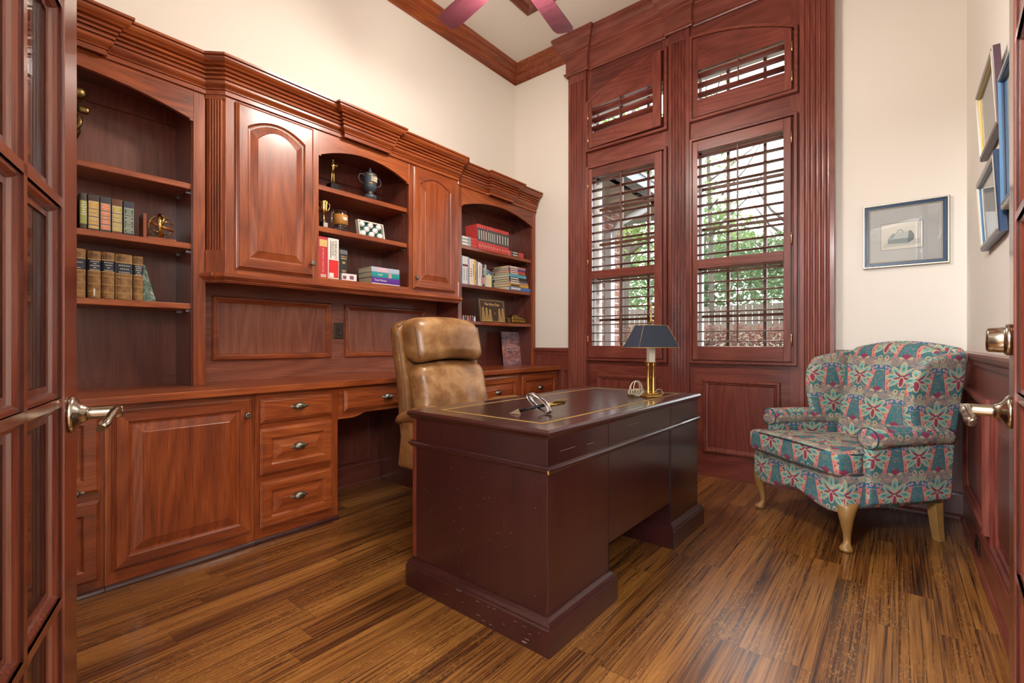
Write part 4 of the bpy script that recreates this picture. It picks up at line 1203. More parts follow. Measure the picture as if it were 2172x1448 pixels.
M_SHADE = plain('navy_lamp_shade', S(42, 52, 70), 0.6)
sh = [((0.125, 0.078), 0.268), ((0.073, 0.044), 0.388)]
m = MB()
rr = [[(a*s_[0]*k, b*s_[1]*k, zz) for a, b in ((-1,-1),(1,-1),(1,1),(-1,1))] for (s_, zz), k in ((sh[0],1),(sh[1],1),(sh[1],0.97),(sh[0],0.985))]
m.loft(rr, True, False, 0, False, True); shd = m.build('lamp_shade', M_SHADE, lp)
m = MB()
for (s_, zz) in sh:
    q = [(a*s_[0], b*s_[1], zz) for a, b in ((-1,-1),(1,-1),(1,1),(-1,1))]
    for i in range(4): m.tube([q[i], q[(i+1)%4]], 0.0017, 6)
for a, b in ((-1,-1),(1,-1),(1,1),(-1,1)): m.tube([(a*sh[0][0][0], b*sh[0][0][1], sh[0][1]), (a*sh[1][0][0], b*sh[1][0][1], sh[1][1])], 0.0011, 6)
m.build('gold_trim', M_GOLD, shd)
m = MB()
for a, b in ((1,0),(-1,0),(0,1),(0,-1)): m.tube([(0,0,0.386), (a*0.073, b*0.044, 0.386)], 0.0018, 6)
m.build('shade_bracket', M_BRASS, lp)
# coiled white cord, tied up beside the lamp base
random.seed(11)
m = MB(); pts = []
for i in range(190):
    t_ = i/189; a = t_*2*PI*6.2
    rx = 0.042 + 0.012*math.sin(a*0.37+1); rz = 0.030 + 0.012*math.sin(a*0.53)
    pts.append((-0.075 + 0.010*math.sin(a*0.21) + rx*math.cos(a)*1.05, 0.025 + 0.016*math.sin(a*0.31+2) + rx*math.cos(a)*0.5, 0.0045 + rz + rz*math.sin(a)*0.98))
pts = [(0.02, 0.03, 0.006), (-0.01, 0.036, 0.006)] + pts
m.tube(pts, 0.0022, 6)
m.tube([(0.030, 0.018, 0.010), (0.060, 0.030, 0.036), (0.088, 0.034, 0.034), (0.105, 0.036, 0.010), (0.098, 0.042, 0.004), (0.075, 0.05, 0.003)], 0.0022, 6)
m.build('power_cord', plain('ivory_cord', S(216, 204, 176), 0.5), lp)
m = MB(); m.box(-0.125, -0.105, 0.004, 0.022, 0.003, 0.015); m.box(-0.138, -0.124, 0.006, 0.0075, 0.006, 0.012); m.box(-0.138, -0.124, 0.018, 0.0195, 0.006, 0.012); m.build('plug', M_ABRASS, lp, bevel=0.001)

# ------------------------------------------------------------------ arrow paperweight
ar = thing('arrow_sculpture', 'black steel arrow with brass feather stuck through a chrome oval ring on the desk top', 'paperweight', (-1.200, 1.566, DT+0.0003), math.radians(49.5))
# local x runs from the arrow tip to the feather
m = MB(); m.add([(-0.075,0.0,0.0015),(-0.028,-0.024,0.0),(-0.028,0.024,0.0),(-0.034,0.0,0.022)], [(0,1,3),(0,3,2),(0,2,1),(1,2,3)]); m.build('arrowhead', M_NICKEL, ar, bevel=0.0006)
m = MB(); m.tube([(-0.036, 0, 0.010), (0.02, 0, 0.022), (0.085, 0, 0.034), (0.135, 0, 0.036)], [0.0055, 0.0058, 0.0062, 0.006], 12); m.build('shaft', M_BLACKM, ar)
m = MB()
rings = []
nrm_ = Vector((0.78, 0.62, 0.0)).normalized(); hor_ = Vector((0.62, -0.78, 0.0)).normalized()
a1_ = hor_*math.cos(math.radians(-30)) + Vector((0, 0, math.sin(math.radians(-30)))); a2_ = nrm_.cross(a1_).normalized()
for i in range(40):
    a = 2*PI*i/40
    o_ = a1_*(math.cos(a)*0.064) + a2_*(math.sin(a)*0.021); od = (a1_*(math.cos(a)/0.064) + a2_*(math.sin(a)/0.021)).normalized()
    p = Vector((0.055, 0.0, 0.0420)) + o_
    rings.append([tuple(p + nrm_*(math.cos(b_)*0.0165) + od*(math.sin(b_)*0.0042)) for b_ in [2*PI*j/12 for j in range(12)]])
m.loft(rings, True, False, 0, True, True); m.build('oval_ring', M_STEEL, ar)
m = MB(); m.tube([(0.082, 0, 0.0335), (0.10, 0, 0.035), (0.128, -0.001, 0.036), (0.160, -0.002, 0.040)], [0.0078, 0.0085, 0.0075, 0.006], 10, flat=0.8)
for i in range(9):
    x = 0.112 + i*0.0062
    m.tube([(x, -0.002, 0.039), (x+0.006, -0.010, 0.048), (x+0.012, -0.017, 0.056 + 0.0006*i)], [0.0026, 0.002, 0.0008], 6)
    m.tube([(x, 0.002, 0.037), (x+0.005, 0.010, 0.034), (x+0.010, 0.016, 0.033)], [0.0026, 0.002, 0.0008], 6)
m.build('feather', M_ABRASS, ar)

# ------------------------------------------------------------------ ceiling fan
fan = thing('ceiling_fan', 'ceiling fan with purple brown wooden blades hanging from the wooden ceiling panel', 'ceiling fan', (-1.53, 1.90, ZC-0.012))
fz = 3.0 - (ZC-0.012)
m = MB(); m.lathe([(0.0,0.0),(0.075,0.0),(0.07,-0.03),(0.03,-0.07),(0.014,-0.075)], (0,0,0), 24); m.build('canopy', M_ABRASS, fan)
m = MB(); m.lathe([(0.012,-0.07),(0.012,fz+0.14)], (0,0,0), 14); m.build('downrod', M_ABRASS, fan)
m = MB(); m.lathe([(0.02,fz+0.15),(0.06,fz+0.13),(0.13,fz+0.10),(0.15,fz+0.05),(0.15,fz+0.02),(0.12,fz-0.01),(0.07,fz-0.02)], (0,0,0), 32); m.build('motor_housing', M_ABRASS, fan)
for k in range(5):
    a = math.radians(171 - 72*k)
    ca, sa = math.cos(a), math.sin(a)
    def bl(u, v, h, ca=ca, sa=sa):
        h = h + v*0.16
        return (u*ca - v*sa, u*sa + v*ca, fz + h)
    out = [(0.18, -0.052), (0.30, -0.060), (0.52, -0.066), (0.60, -0.066), (0.632, -0.055), (0.640, -0.030), (0.640, 0.030), (0.632, 0.055), (0.60, 0.066), (0.52, 0.066), (0.30, 0.060), (0.18, 0.052)]
    m = MB(); m.poly(out, 0.007, bl)
    b_ = m.build('blade', FB['x'], fan, bevel=0.002)
    m = MB(); m.poly([(0.12,-0.015),(0.20,-0.02),(0.26,-0.035),(0.27,0),(0.26,0.035),(0.20,0.02),(0.12,0.015)], 0.004, lambda u, v, h: bl(u, v, h-0.006)); m.build('blade_iron', M_ABRASS, b_)
g = NG('frosted_lamp_glass'); g.b.inputs['Emission Color'].default_value = (1.0, 0.86, 0.68, 1); g.b.inputs['Emission Strength'].default_value = 4.0
M_FROST = g.done(S(250, 240, 220), 0.4)
m = MB(); m.lathe([(0.09,fz-0.015),(0.11,fz-0.03),(0.09,fz-0.055),(0.04,fz-0.07),(0.005,fz-0.074)], (0,0,0), 28); m.build('glass_bowl', M_FROST, fan)

# ------------------------------------------------------------------ pictures
def picture(label, mapf, u0, u1, v0, v1, frame_mats, widths, mat_w, art=None):
    """frame built of nested bands, mat, print and glass. mapf(u, v, h): h out of the wall"""
    c = mapf((u0+u1)/2, v0, 0)
    t = thing('framed_picture', label, 'picture', c); off = c
    e = 0.0; hs = 0.024
    for k, (mt, w) in enumerate(zip(frame_mats, widths)):
        m = MB(); h1 = hs - 0.003*k if k != 1 else hs + 0.002
        m.sweep([(u0+e, v0+e), (u1-e, v0+e), (u1-e, v1-e), (u0+e, v1-e)], [(0,0),(0,h1*0.85),(-w*0.25,h1),(-w*0.8,h1),(-w,h1*0.8),(-w,0)], mapf, True, 1)
        m.build('frame' if k == 0 else 'frame_band', mt, t, off)
        e += w
    m = MB(); m.poly([(u0+e,v0+e),(u1-e,v0+e),(u1-e,v1-e),(u0+e,v1-e)], 0.006, mapf); m.build('mat_board', plain('grey_mat_board', S(186, 188, 186), 0.8, 0, 0.05, 0, 60), t, off)
    if art: art(t, off, mapf)
    m = MB(); m.poly([(u0+e,v0+e),(u1-e,v0+e),(u1-e,v1-e),(u0+e,v1-e)], 0.001, lambda u, v, h: mapf(u, v, 0.013 + h)); m.build('glass', M_PGLASS, t, off)
    return t
M_SILV = plain('champagne_silver_frame', S(190, 182, 166), 0.35, 0.4)
M_NAVY = plain('navy_frame_band', S(24, 50, 84), 0.3)
M_SKYB = plain('blue_frame_bead', S(78, 124, 160), 0.3)
M_TAUP = plain('taupe_frame_band', S(150, 140, 128), 0.4)
M_GLDF = plain('gilt_frame', S(196, 164, 92), 0.35, 0.5)
M_PRNT = plain('print_paper', S(216, 212, 200), 0.8)
M_PLUM = plain('plum_frame', S(70, 38, 52), 0.35)
def bag_art(t, off, mapf):
    M1 = plain('engraving_mid', S(132, 150, 150), 0.8, 0, 0.25, 0, 300); M2 = plain('engraving_dark', S(92, 108, 112), 0.8, 0, 0.25, 0, 300); M3 = plain('engraving_light', S(176, 186, 182), 0.8, 0, 0.15, 0, 300); M4 = plain('engraving_ground', S(188, 192, 184), 0.8, 0, 0.1, 0, 200)
    def q(u, v): return (-0.092 + u*0.205, 1.648 + v*0.165)
    m = MB(); m.poly([q(0,0), q(1,0), q(1,1), q(0,1)], 0.0066, mapf); m.build('print', M_PRNT, t, off)
    m = MB(); m.sweep([q(0,0), q(1,0), q(1,1), q(0,1)], [(0,0.006),(0,0.0075),(0.0022,0.0075),(0.0022,0.006)], mapf, True, 1); m.build('mat_bevel', M_NAVY, t, off)
    def pl(nm, pts, mt, h): 
        m = MB(); m.poly([q(*p) for p in pts], h, mapf); return m.build(nm, mt, t, off)
    pl('drawn_ground', [(0.05,0.10),(0.95,0.14),(0.95,0.34),(0.75,0.36),(0.10,0.26)], M4, 0.0070)
    pl('drawn_bag', [(0.17,0.22),(0.66,0.20),(0.66,0.40),(0.17,0.40)], M1, 0.0074)
    pl('drawn_bag_side', [(0.66,0.20),(0.80,0.32),(0.81,0.50),(0.74,0.66),(0.68,0.68),(0.66,0.40)], M2, 0.0075)
    pl('drawn_bag_lid', [(0.17,0.40),(0.66,0.40),(0.68,0.66),(0.28,0.60)], M3, 0.0074)
    pl('drawn_bag_shadow', [(0.28,0.60),(0.17,0.40),(0.30,0.44),(0.36,0.62)], M1, 0.0078)
    m = MB(); m.tube([mapf(*q(0.40 + 0.07*(1-math.cos(PI*i/10)), 0.62 + 0.12*math.sin(PI*i/10)), 0.0078) for i in range(11)], 0.0022, 6); m.build('drawn_handle', M1, t, off)
picture('navy and silver framed print of a doctor bag on the wall above the floral armchair', Yp(YW+0.008), -0.186, 0.237, 1.535, 1.946, [M_SILV, M_NAVY, M_SKYB, M_NAVY, M_TAUP], [0.011, 0.007, 0.004, 0.007, 0.007], 0.06, bag_art)
def rwall(ztop, zbot, lean_):
    return lambda u, v, h: (XR - 0.004 - lean_*(v - zbot)/(ztop - zbot) - h, u, v)
picture('plum and gold framed picture leaning out from the right wall, upper one nearest the window', rwall(2.17, 1.87, 0.016), 2.53, 3.02, 1.87, 2.17, [M_PLUM, M_SILV, M_GLDF], [0.012, 0.008, 0.008], 0.05)
picture('blue and silver framed picture on the right wall, lower one nearest the window', rwall(1.765, 1.46, 0.016), 2.49, 3.00, 1.46, 1.765, [M_NAVY, M_SILV, M_SKYB], [0.012, 0.010, 0.006], 0.05)
picture('silver framed picture with blue band on the right wall, nearest the door edge', rwall(2.01, 1.53, 0.008), 1.98, 2.455, 1.53, 2.01, [M_SILV, M_SKYB, M_NAVY], [0.014, 0.010, 0.006], 0.05)

# ------------------------------------------------------------------ books
M_PAGE = plain('book_pages', S(206, 192, 160), 0.8, 0, 0.12, 0, 200)
_cache = {}
def cm(col, rough=0.5, nm='book_cover'):
    k = (col, rough, nm)
    if k not in _cache: _cache[k] = plain('%s_%02x%02x%02x' % ((nm,) + col), S(*col), rough, 0, 0.08, 0, 40)
    return _cache[k]
ORD = ['first', 'second', 'third', 'fourth', 'fifth', 'sixth', 'seventh', 'eighth', 'ninth', 'tenth', 'eleventh', 'twelfth', 'thirteenth', 'fourteenth', 'fifteenth', 'sixteenth', 'seventeenth']
def book(label, loc, t, h, d, cover, group, bands=(), lines=(), rz=0.0, lean_=0.0, lying=False, round_=0.004, pages=True, cover_mat=None):
    """spine faces local +x at x=0; thickness t along y from 0; height h along z. lying: rolled onto its side (thickness up, height along y).
    bands: (z0, z1, material[, inset]) on the spine; lines: (z, width fraction, height, material)"""
    r = thing('book', label, 'book', loc, rz, group)
    mt = cover_mat or cm(cover)
    if lying: tr = lambda p: Vector((p.x, p.z, p.y))
    else:
        s_ = math.sin(lean_); c_ = math.cos(lean_)
        tr = lambda p: Vector((p.x, p.y*c_ + p.z*s_, p.z*c_ - p.y*s_))
    m = MB(); b = 0.0018
    sp = [(-d, 0), (-round_, 0), (-round_*0.35, t*0.12), (0, t*0.32), (0, t*0.68), (-round_*0.35, t*0.88), (-round_, t), (-d, t)]
    inn = [(-d, t-b), (-round_-b, t-b), (-b*1.6-round_*0.3, t*0.68), (-b*1.6-round_*0.3, t*0.32), (-round_-b, b), (-d, b)]
    # cover as a C-shaped wrapper
    ring = sp + inn
    v = [(x, y, z) for z in (0, h) for x, y in ring]; n = len(ring); f = []
    for i in range(n): f.append((i, (i+1) % n, n+(i+1) % n, n+i))
    o_ = [0,1,2,3,4,5,6,7]; pairs = [(7,8),(6,9),(5,10),(4,10),(3,11),(2,11),(1,12),(0,13)]
    for k in range(7):
        a, b_ = pairs[k], pairs[k+1]
        q = [a[0], b_[0], b_[1], a[1]]
        if a[1] == b_[1]: q = [a[0], b_[0], a[1]]
        f.append(q); f.append([x+n for x in q][::-1])
    m.add(v, f)
    m.build('cover', mt, r, xf=tr)
    if pages:
        m = MB(); m.box(-d+0.003, -b*1.7-round_*0.5, b, t-b, 0.003, h-0.003); m.build('pages', M_PAGE, r, xf=tr)
    for bd in bands:
        z0, z1, bm = bd[:3]; ins = bd[3] if len(bd) > 3 else 0.0
        m = MB(); e = 0.00035
        if ins: m.box(0.0, e, max(t*0.06, 0.0006)+ins*0, t*0.94, z0, z1)
        else:
            oo = [(x+e*0.7 if x > -d+0.001 else x, y) for x, y in sp[1:7]]
            m.poly(sp[1:7][::-1] + [(-round_, -e), (-round_*0.35+e, t*0.12-e*0.5), (e, t*0.32), (e, t*0.68), (-round_*0.35+e, t*0.88+e*0.5), (-round_, t+e)], z1-z0, lambda u, v_, hh: (u, v_, z0+hh))
        m.build('spine_label', bm, r, xf=tr)
    if lines:
        by = {}
        for z, wf, hh, lm in lines: by.setdefault(lm.name, (lm, []))[1].append((z, wf, hh))
        for lm, ls in by.values():
            m = MB()
            for z, wf, hh in ls: m.box(0.0003, 0.0008, t/2 - t*wf/2, t/2 + t*wf/2, z, z+hh)
            m.build('spine_lettering', lm, r, xf=tr)
    return r
def spine_text(r, body, size, mat, t, h, zc, yc=None, down=True):
    yc = t/2 if yc is None else yc
    # text runs down the spine, seen from +x
    M_ = Matrix(((0,0,1,0.0006),(0,1,0,yc),(-1,0,0,zc),(0,0,0,1))) if down else Matrix(((0,0,1,0.0006),(1,0,0,yc),(0,1,0,zc),(0,0,0,1)))
    return text_mesh('spine_title', body, size, mat, r, M_)
M_WTXT = cm((226, 222, 208), 0.6, 'white_print'); M_GTXT = cm((206, 172, 104), 0.4, 'gilt_print'); M_DTXT = cm((50, 50, 56), 0.6, 'dark_print')

# --- left bookcase, second shelf: boxed books with coloured label panels
ZB = 1.5722
def panelled(label, y, t, h, cov, pan, tops):
    pm = cm(pan, 0.5, 'label_panel'); bands = []; lines = []
    for z0, z1 in tops:
        bands.append((z0, z1, M_WTXT, 1)); 
    r = book(label, (-2.888, y, ZB), t, h, 0.19, cov, 'boxed books with label panels', bands=bands, round_=0.0015)
    m = MB()
    for z0, z1 in tops: m.box(0.0004, 0.0007, t*0.09, t*0.91, z0+0.0012, z1-0.0012)
    m.build('spine_panel', pm, r)
    m = MB()
    for z0, z1 in tops:
        k = max(1, int((z1-z0)/0.006)-1)
        if k < 2: k = 1
        for i in range(k):
            zz = z0 + (z1-z0)*(i+0.75)/(k+0.5); w_ = (0.28 + 0.16*((i*7+int(z0*1000)) % 4)/3)
            m.box(0.0007, 0.0009, t*(0.5-w_/1.3), t*(0.5+w_/1.3), zz-0.0012, zz+0.0010)
    m.build('spine_lettering', M_WTXT, r)
T1 = [(0.098,0.132),(0.078,0.095),(0.062,0.076),(0.040,0.058),(0.024,0.038),(0.006,0.020)]
T2 = [(0.096,0.130),(0.072,0.092),(0.056,0.069),(0.034,0.053),(0.008,0.030)]
T3 = [(0.094,0.128),(0.072,0.090),(0.052,0.070),(0.030,0.048),(0.008,0.028)]
book('grey pamphlet spine at the very left of the boxed books, beside the door edge', (-2.888, 0.395, ZB), 0.020, 0.165, 0.19, (120,120,140), 'boxed books with label panels', lines=[(0.03+0.02*i, 0.6, 0.003, M_WTXT) for i in range(5)])
book('olive green book left of the yellow labelled volume on the second left shelf', (-2.888, 0.432, ZB), 0.024, 0.162, 0.19, (70,62,54), 'boxed books with label panels', bands=[(0.022,0.128,cm((162,168,98)))], lines=[(0.118-0.011*i, 0.5+0.1*(i%3), 0.004, M_WTXT) for i in range(6)])
panelled('book with yellow label panels among the boxed books on the left shelf', 0.459, 0.040, 0.162, (64,54,50), (204,156,34), T1)
panelled('book with orange label panels among the boxed books on the left shelf', 0.502, 0.039, 0.162, (58,58,66), (216,112,52), T2)
panelled('book with olive label panels on a brown cover among the boxed books', 0.544, 0.040, 0.161, (104,62,42), (176,156,44), T3)
panelled('book with green label panels at the right end of the boxed books', 0.588, 0.041, 0.160, (48,52,66), (44,92,70), T3)

# --- left bookcase, third shelf: old leather books
g = NG('old_calf_leather'); c = g.coords()
n1 = g.noise(c, 26, 4, 0.65); n2 = g.noise(g.mapping(c, (1, 40, 9)), 1.0, 3, 0.6)
f_ = g.add(g.mul(n1, 0.6), g.mul(n2, 0.45))
g.bump(n1, 0.3, 0.003)
M_CALF = g.done(g.ramp(f_, [(0.36, S(70,46,26)), (0.5, S(130,94,54)), (0.62, S(156,118,68)), (0.78, S(196,164,110))]), 0.6)
M_LBL = cm((40, 46, 62), 0.5, 'black_label')
ZC_ = 1.2562
def old(label, y, t, h, lz, words):
    lm = M_LBL
    rules = [(0.03,0.94,0.0015,M_GTXT),(0.066,0.94,0.0015,M_GTXT),(0.104,0.94,0.0015,M_GTXT),(lz+0.050,0.97,0.0025,cm((196,164,110))),(lz-0.004,0.97,0.0025,cm((196,164,110)))]
    r = book(label, (-2.886, y, ZC_), t, h, 0.165, (130,94,54), 'old leather volumes', bands=[(lz, lz+0.048, lm)], lines=rules, round_=0.012, cover_mat=M_CALF)
    m = MB(); k = len(words)
    for i, w_ in enumerate(words):
        zz = lz + 0.048 - 0.048*(i+0.7)/k
        nchar = max(3, int(w_*9)); 
        for q in range(nchar):
            yy = t*(0.5 - w_*0.42) + t*w_*0.84*(q+0.2)/nchar
            m.box(0.0004, 0.0008, yy, yy+t*w_*0.84/nchar*0.55, zz-0.0016, zz+0.0020)
    m.build('spine_lettering', M_WTXT, r)
old('tattered old leather book leaning out at the left end of the row by the door', 0.398, 0.054, 0.222, 0.128, (0.7,0.4))
old('old leather book with a white scuff at the foot of its spine', 0.459, 0.047, 0.218, 0.128, (0.8,0.3,0.9,0.3,0.9))
old('old leather book third in the calf bound row, beside the thickest volume', 0.509, 0.047, 0.219, 0.130, (0.85,0.7,0.3,0.8))
old('thickest old leather book in the calf bound row with patched spine', 0.559, 0.064, 0.218, 0.126, (0.85,0.65,0.8))
old('old leather book touching the green marble bookend', 0.626, 0.040, 0.216, 0.124, (0.8,0.7,0.7,0.4,0.7))
m = MB(); m.box(-2.8855, -2.8850, 0.478, 0.4835, 1.268, 1.300); 
o = m.build('white_scuff', M_WTXT, bpy.data.objects['book.007'], off=(-2.886, 0.459, ZC_))
g = NG('green_marble'); c = g.coords(); n1 = g.noise(c, 30, 5, 0.7, 1.2)
M_MARB = g.done(g.ramp(n1, [(0.35, S(50,72,66)), (0.5, S(96,120,110)), (0.6, S(138,156,144)), (0.72, S(206,212,200))]), 0.22)
t = thing('bookend', 'green marble wedge bookend right of the old leather books', 'bookend', (-2.905, 0.668, ZC_))
m = MB(); m.poly([(0,0),(0.054,0),(0.007,0.182),(0,0.182)], 0.10, lambda u, v, h: (-h, u, v)); m.build('wedge', M_MARB, t, bevel=0.0015)

# --- left bookcase: armillary bookend
t = thing('armillary_bookend', 'small brass armillary sphere bookend on the second shelf of the left bookcase', 'bookend', (-2.925, 0.673, ZB))
WD = CH['z']
m = MB(); m.box(-0.075, 0.0, 0.0, 0.014, 0, 0.125); m.build('upright', WD, t, bevel=0.001)
m = MB(); m.box(-0.075, 0.022, 0.014, 0.135, 0, 0.010); m.build('foot_board', WD, t, bevel=0.001)
C0 = Vector((-0.022, 0.078, 0.076)); R0 = 0.056
def ring_(mat_, rad, axis, tr, flat_, name, z0=0.0):
    ax = Vector(axis).normalized(); a1 = ax.orthogonal().normalized(); a2 = ax.cross(a1)
    m = MB(); rings = []
    for i in range(40):
        a = 2*PI*i/40; o_ = a1*math.cos(a) + a2*math.sin(a); p = C0 + ax*z0 + o_*rad
        rings.append([tuple(p + o_*(math.cos(b)*tr) + ax*(math.sin(b)*tr*flat_)) for b in [2*PI*j/8 for j in range(8)]])
    m.loft(rings, True, False, 0, True, True); return m.build(name, mat_, t)
tiltv = (0.25, 0.28, 0.95)
ring_(M_BRASS, R0+0.004, (0.30, 0.95, 0.05), 0.0052, 1.5, 'meridian_ring')
ring_(M_BRASS, R0, tiltv, 0.0018, 1, 'sphere_ring'); 
ring_(plain('orange_zodiac_band', S(170, 92, 40), 0.4, 0.3, 0.3, 0, 200), R0-0.003, tiltv, 0.0012, 6.0, 'zodiac_band')
ring_(M_BRASS, R0-0.001, (0.93, 0.25, -0.2), 0.0022, 1, 'sphere_ring'); ring_(M_BRASS, R0*0.80, tiltv, 0.0019, 1, 'sphere_ring', 0.030); ring_(M_BRASS, R0*0.80, tiltv, 0.0019, 1, 'sphere_ring', -0.030)
m = MB(); tv = Vector(tiltv).normalized(); m.tube([C0 - tv*R0, C0 + tv*R0], 0.0028, 8); m.build('axis_rod', M_BRASS, t)
m = MB(); m.lathe([(0.022,0.010),(0.020,0.014),(0.008,0.017),(0.006,0.022)], (C0.x, C0.y, 0), 16); m.build('pedestal', M_ABRASS, t)

# --- left bookcase: bronze bust half hidden by the door
t = thing('bronze_bust', 'bronze bust on the top shelf of the left bookcase, half hidden by the french door', 'bust', (-2.975, 0.388, 1.8862))
m = MB(); m.lathe([(0.052,0.0),(0.052,0.012),(0.040,0.020),(0.030,0.05),(0.026,0.085),(0.030,0.10)], (0,0,0), 20); m.build('socle', M_BRONZE, t)
m = MB()
m.lathe([(0.02,0.098),(0.055,0.115),(0.068,0.15),(0.060,0.185),(0.036,0.205),(0.028,0.225)], (0.0,-0.006,0), 22, sy=1.0, sx=0.62)
m.tube([(0.045, 0.03, 0.13), (0.052, 0.048, 0.17), (0.048, 0.05, 0.205), (0.03, 0.03, 0.225)], [0.006, 0.010, 0.010, 0.005], 10)
m.build('shoulders', M_BRONZE, t)
m = MB(); m.rbox((0.012, 0.010, 0.276), (0.046, 0.040, 0.060), 0.038, 8)
m.tube([(0.050, 0.020, 0.285), (0.064, 0.024, 0.265), (0.054, 0.022, 0.256)], [0.007, 0.011, 0.006], 8)
m.build('head', M_BRONZE, t)
m = MB(); m.rbox((0.012, 0.026, 0.318), (0.052, 0.050, 0.032), 0.030, 7); m.rbox((0.050, 0.062, 0.238), (0.018, 0.020, 0.016), 0.012, 5); m.build('cap', M_BRONZE, t)

# --- centre niche
ZN1, ZN2, ZN3 = 2.0452, 1.7842, 1.4557
t = thing('golfer_trophy', 'gold golfer figurine trophy on a black base, top shelf of the niche', 'trophy', (-2.885, 1.672, ZN1))
m = MB(); m.loft([[(a*s_, b*s_*0.9, z) for a, b in ((-1,-1),(1,-1),(1,1),(-1,1))] for s_, z in ((0.036,0),(0.036,0.006),(0.030,0.042),(0.030,0.045))], smooth=False); bs = m.build('base', cm((20,20,24),0.2,'black_marble'), t, bevel=0.001)
m = MB(); m.box(0.0335, 0.0345, -0.018, 0.018, 0.012, 0.032); m.build('plaque', M_BRASS, bs, xf=lambda p: Vector((p.x - (p.z-0.012)*0.16, p.y, p.z)))
m = MB(); hz = 0.045
m.lathe([(0.020,hz),(0.018,hz+0.004)], (0,0,0), 16)
for s_ in (-1, 1): m.tube([(0.003, s_*0.0085, hz+0.004), (0.002, s_*0.008, hz+0.030), (0.001, s_*0.007, hz+0.055), (0, s_*0.006, hz+0.085)], [0.0055, 0.0050, 0.0068, 0.0085], 10)
m.tube([(0,0,hz+0.082),(0,0.001,hz+0.10),(0.002,0.002,hz+0.118),(0.002,0.001,hz+0.130),(0.001,0,hz+0.138)], [0.0115,0.0100,0.0135,0.0145,0.005], 12)
m.tube([(0.001,0,hz+0.135),(0.002,0,hz+0.146)], [0.005,0.0045], 8)
m.lathe([(0.003,hz+0.143),(0.0085,hz+0.150),(0.009,hz+0.157),(0.0095,hz+0.158),(0.006,hz+0.165),(0.001,hz+0.167)], (0.003,0.001,0), 12)
m.tube([(0.002,-0.013,hz+0.130),(0.008,-0.010,hz+0.114),(0.014,0.010,hz+0.120),(0.012,0.024,hz+0.130)], [0.0052,0.0045,0.0038,0.0036], 8)
m.tube([(0.002,0.013,hz+0.130),(0.006,0.027,hz+0.120),(0.012,0.026,hz+0.131)], [0.0052,0.0045,0.0038], 8)
m.tube([(0.013,0.018,hz+0.126),(0.010,0.034,hz+0.136),(-0.006,0.002,hz+0.158),(-0.020,-0.020,hz+0.150)], 0.0014, 6)
m.build('golfer_figure', M_ABRASS, t)
M_URN = plain('slate_blue_ceramic', S(52, 62, 74), 0.45)
t = thing('urn_trophy', 'dark slate two handled urn trophy with gold bands on the top shelf of the niche', 'trophy', (-2.875, 1.950, ZN1))
m = MB(); m.lathe([(0.046,0),(0.046,0.030),(0.044,0.034),(0.030,0.040)], (0,0,0), 28); m.build('base', M_URN, t)
m = MB(); m.lathe([(0.024,0.040),(0.020,0.046),(0.019,0.052),(0.026,0.060),(0.040,0.078),(0.046,0.096),(0.0445,0.108),(0.0455,0.112),(0.0475,0.165),(0.049,0.172),(0.047,0.175)], (0,0,0), 28); body = m.build('body', M_URN, t)
m = MB(); m.lathe([(0.0485,0.172),(0.049,0.176),(0.044,0.184),(0.028,0.192),(0.010,0.195),(0.008,0.200),(0.011,0.205),(0.011,0.210),(0.006,0.216),(0.005,0.220),(0.008,0.226),(0.001,0.231)], (0,0,0), 24); m.build('lid', M_URN, t)
m = MB()
for z_, r_ in ((0.110,0.0462),(0.170,0.0488),(0.054,0.0208)): m.lathe([(r_,z_-0.0025),(r_+0.0012,z_),(r_,z_+0.0025)], (0,0,0), 28)
m.build('gold_band', M_BRASS, body)
for s_ in (-1, 1):
    m = MB(); pts = []
    for i in range(19):
        a = math.radians(-62 + 250*i/18); pts.append((0, s_*(0.064 + 0.026*math.cos(a)), 0.142 + 0.030*math.sin(a)))
    pts = [(0, s_*0.044, 0.104)] + pts + [(0, s_*0.046, 0.138)]
    m.tube(pts, 0.0034, 8); m.build('handle', M_URN, t)
m = MB()
for i, (a, s_) in enumerate(((-0.32,1.0),(-0.08,0.85),(0.14,0.95),(0.38,1.0),(0.58,0.9))):
    for (dy, z0, z1, w_) in ((-0.003,0.122,0.140,0.0022),(0.003,0.122,0.140,0.0022),(0,0.138,0.155,0.0045),(0,0.156,0.163,0.0028)):
        ang = a + dy/0.047; x, y = 0.0478*math.cos(ang), 0.0478*math.sin(ang)
        m.tube([(x, y, z0), (x*1.004, y*1.004, z0+(z1-z0)*s_)], w_, 6)
m.build('relief_figures', plain('cream_relief', S(214, 196, 168), 0.6), body)
t = thing('gold_cup', 'small gold trophy cup at the left edge of the middle niche shelf', 'trophy', (-2.862, 1.598, ZN2))
m = MB(); m.box(-0.019,0.019,-0.019,0.019,0,0.040); bs = m.build('base', cm((20,20,24),0.2,'black_marble'), t, bevel=0.001); m = MB(); m.box(0.0188,0.0196,-0.012,0.016,0.006,0.034); m.build('plaque', M_SILV, bs)
m = MB(); m.lathe([(0.017,0.040),(0.016,0.044),(0.006,0.052),(0.005,0.058),(0.009,0.064),(0.005,0.070),(0.0045,0.086),(0.010,0.094),(0.018,0.102),(0.023,0.116),(0.0225,0.130),(0.024,0.150),(0.027,0.168),(0.0275,0.172),(0.025,0.172),(0.021,0.15),(0.02,0.12),(0.003,0.108)], (0,0,0), 24); m.build('cup', M_BRASS, t)
for s_ in (-1, 1):
    m = MB(); m.tube([(0,s_*0.025,0.162),(0,s_*0.038,0.166),(0,s_*0.042,0.150),(0,s_*0.034,0.125),(0,s_*0.022,0.112)], 0.0025, 8); m.build('handle', M_BRASS, t)
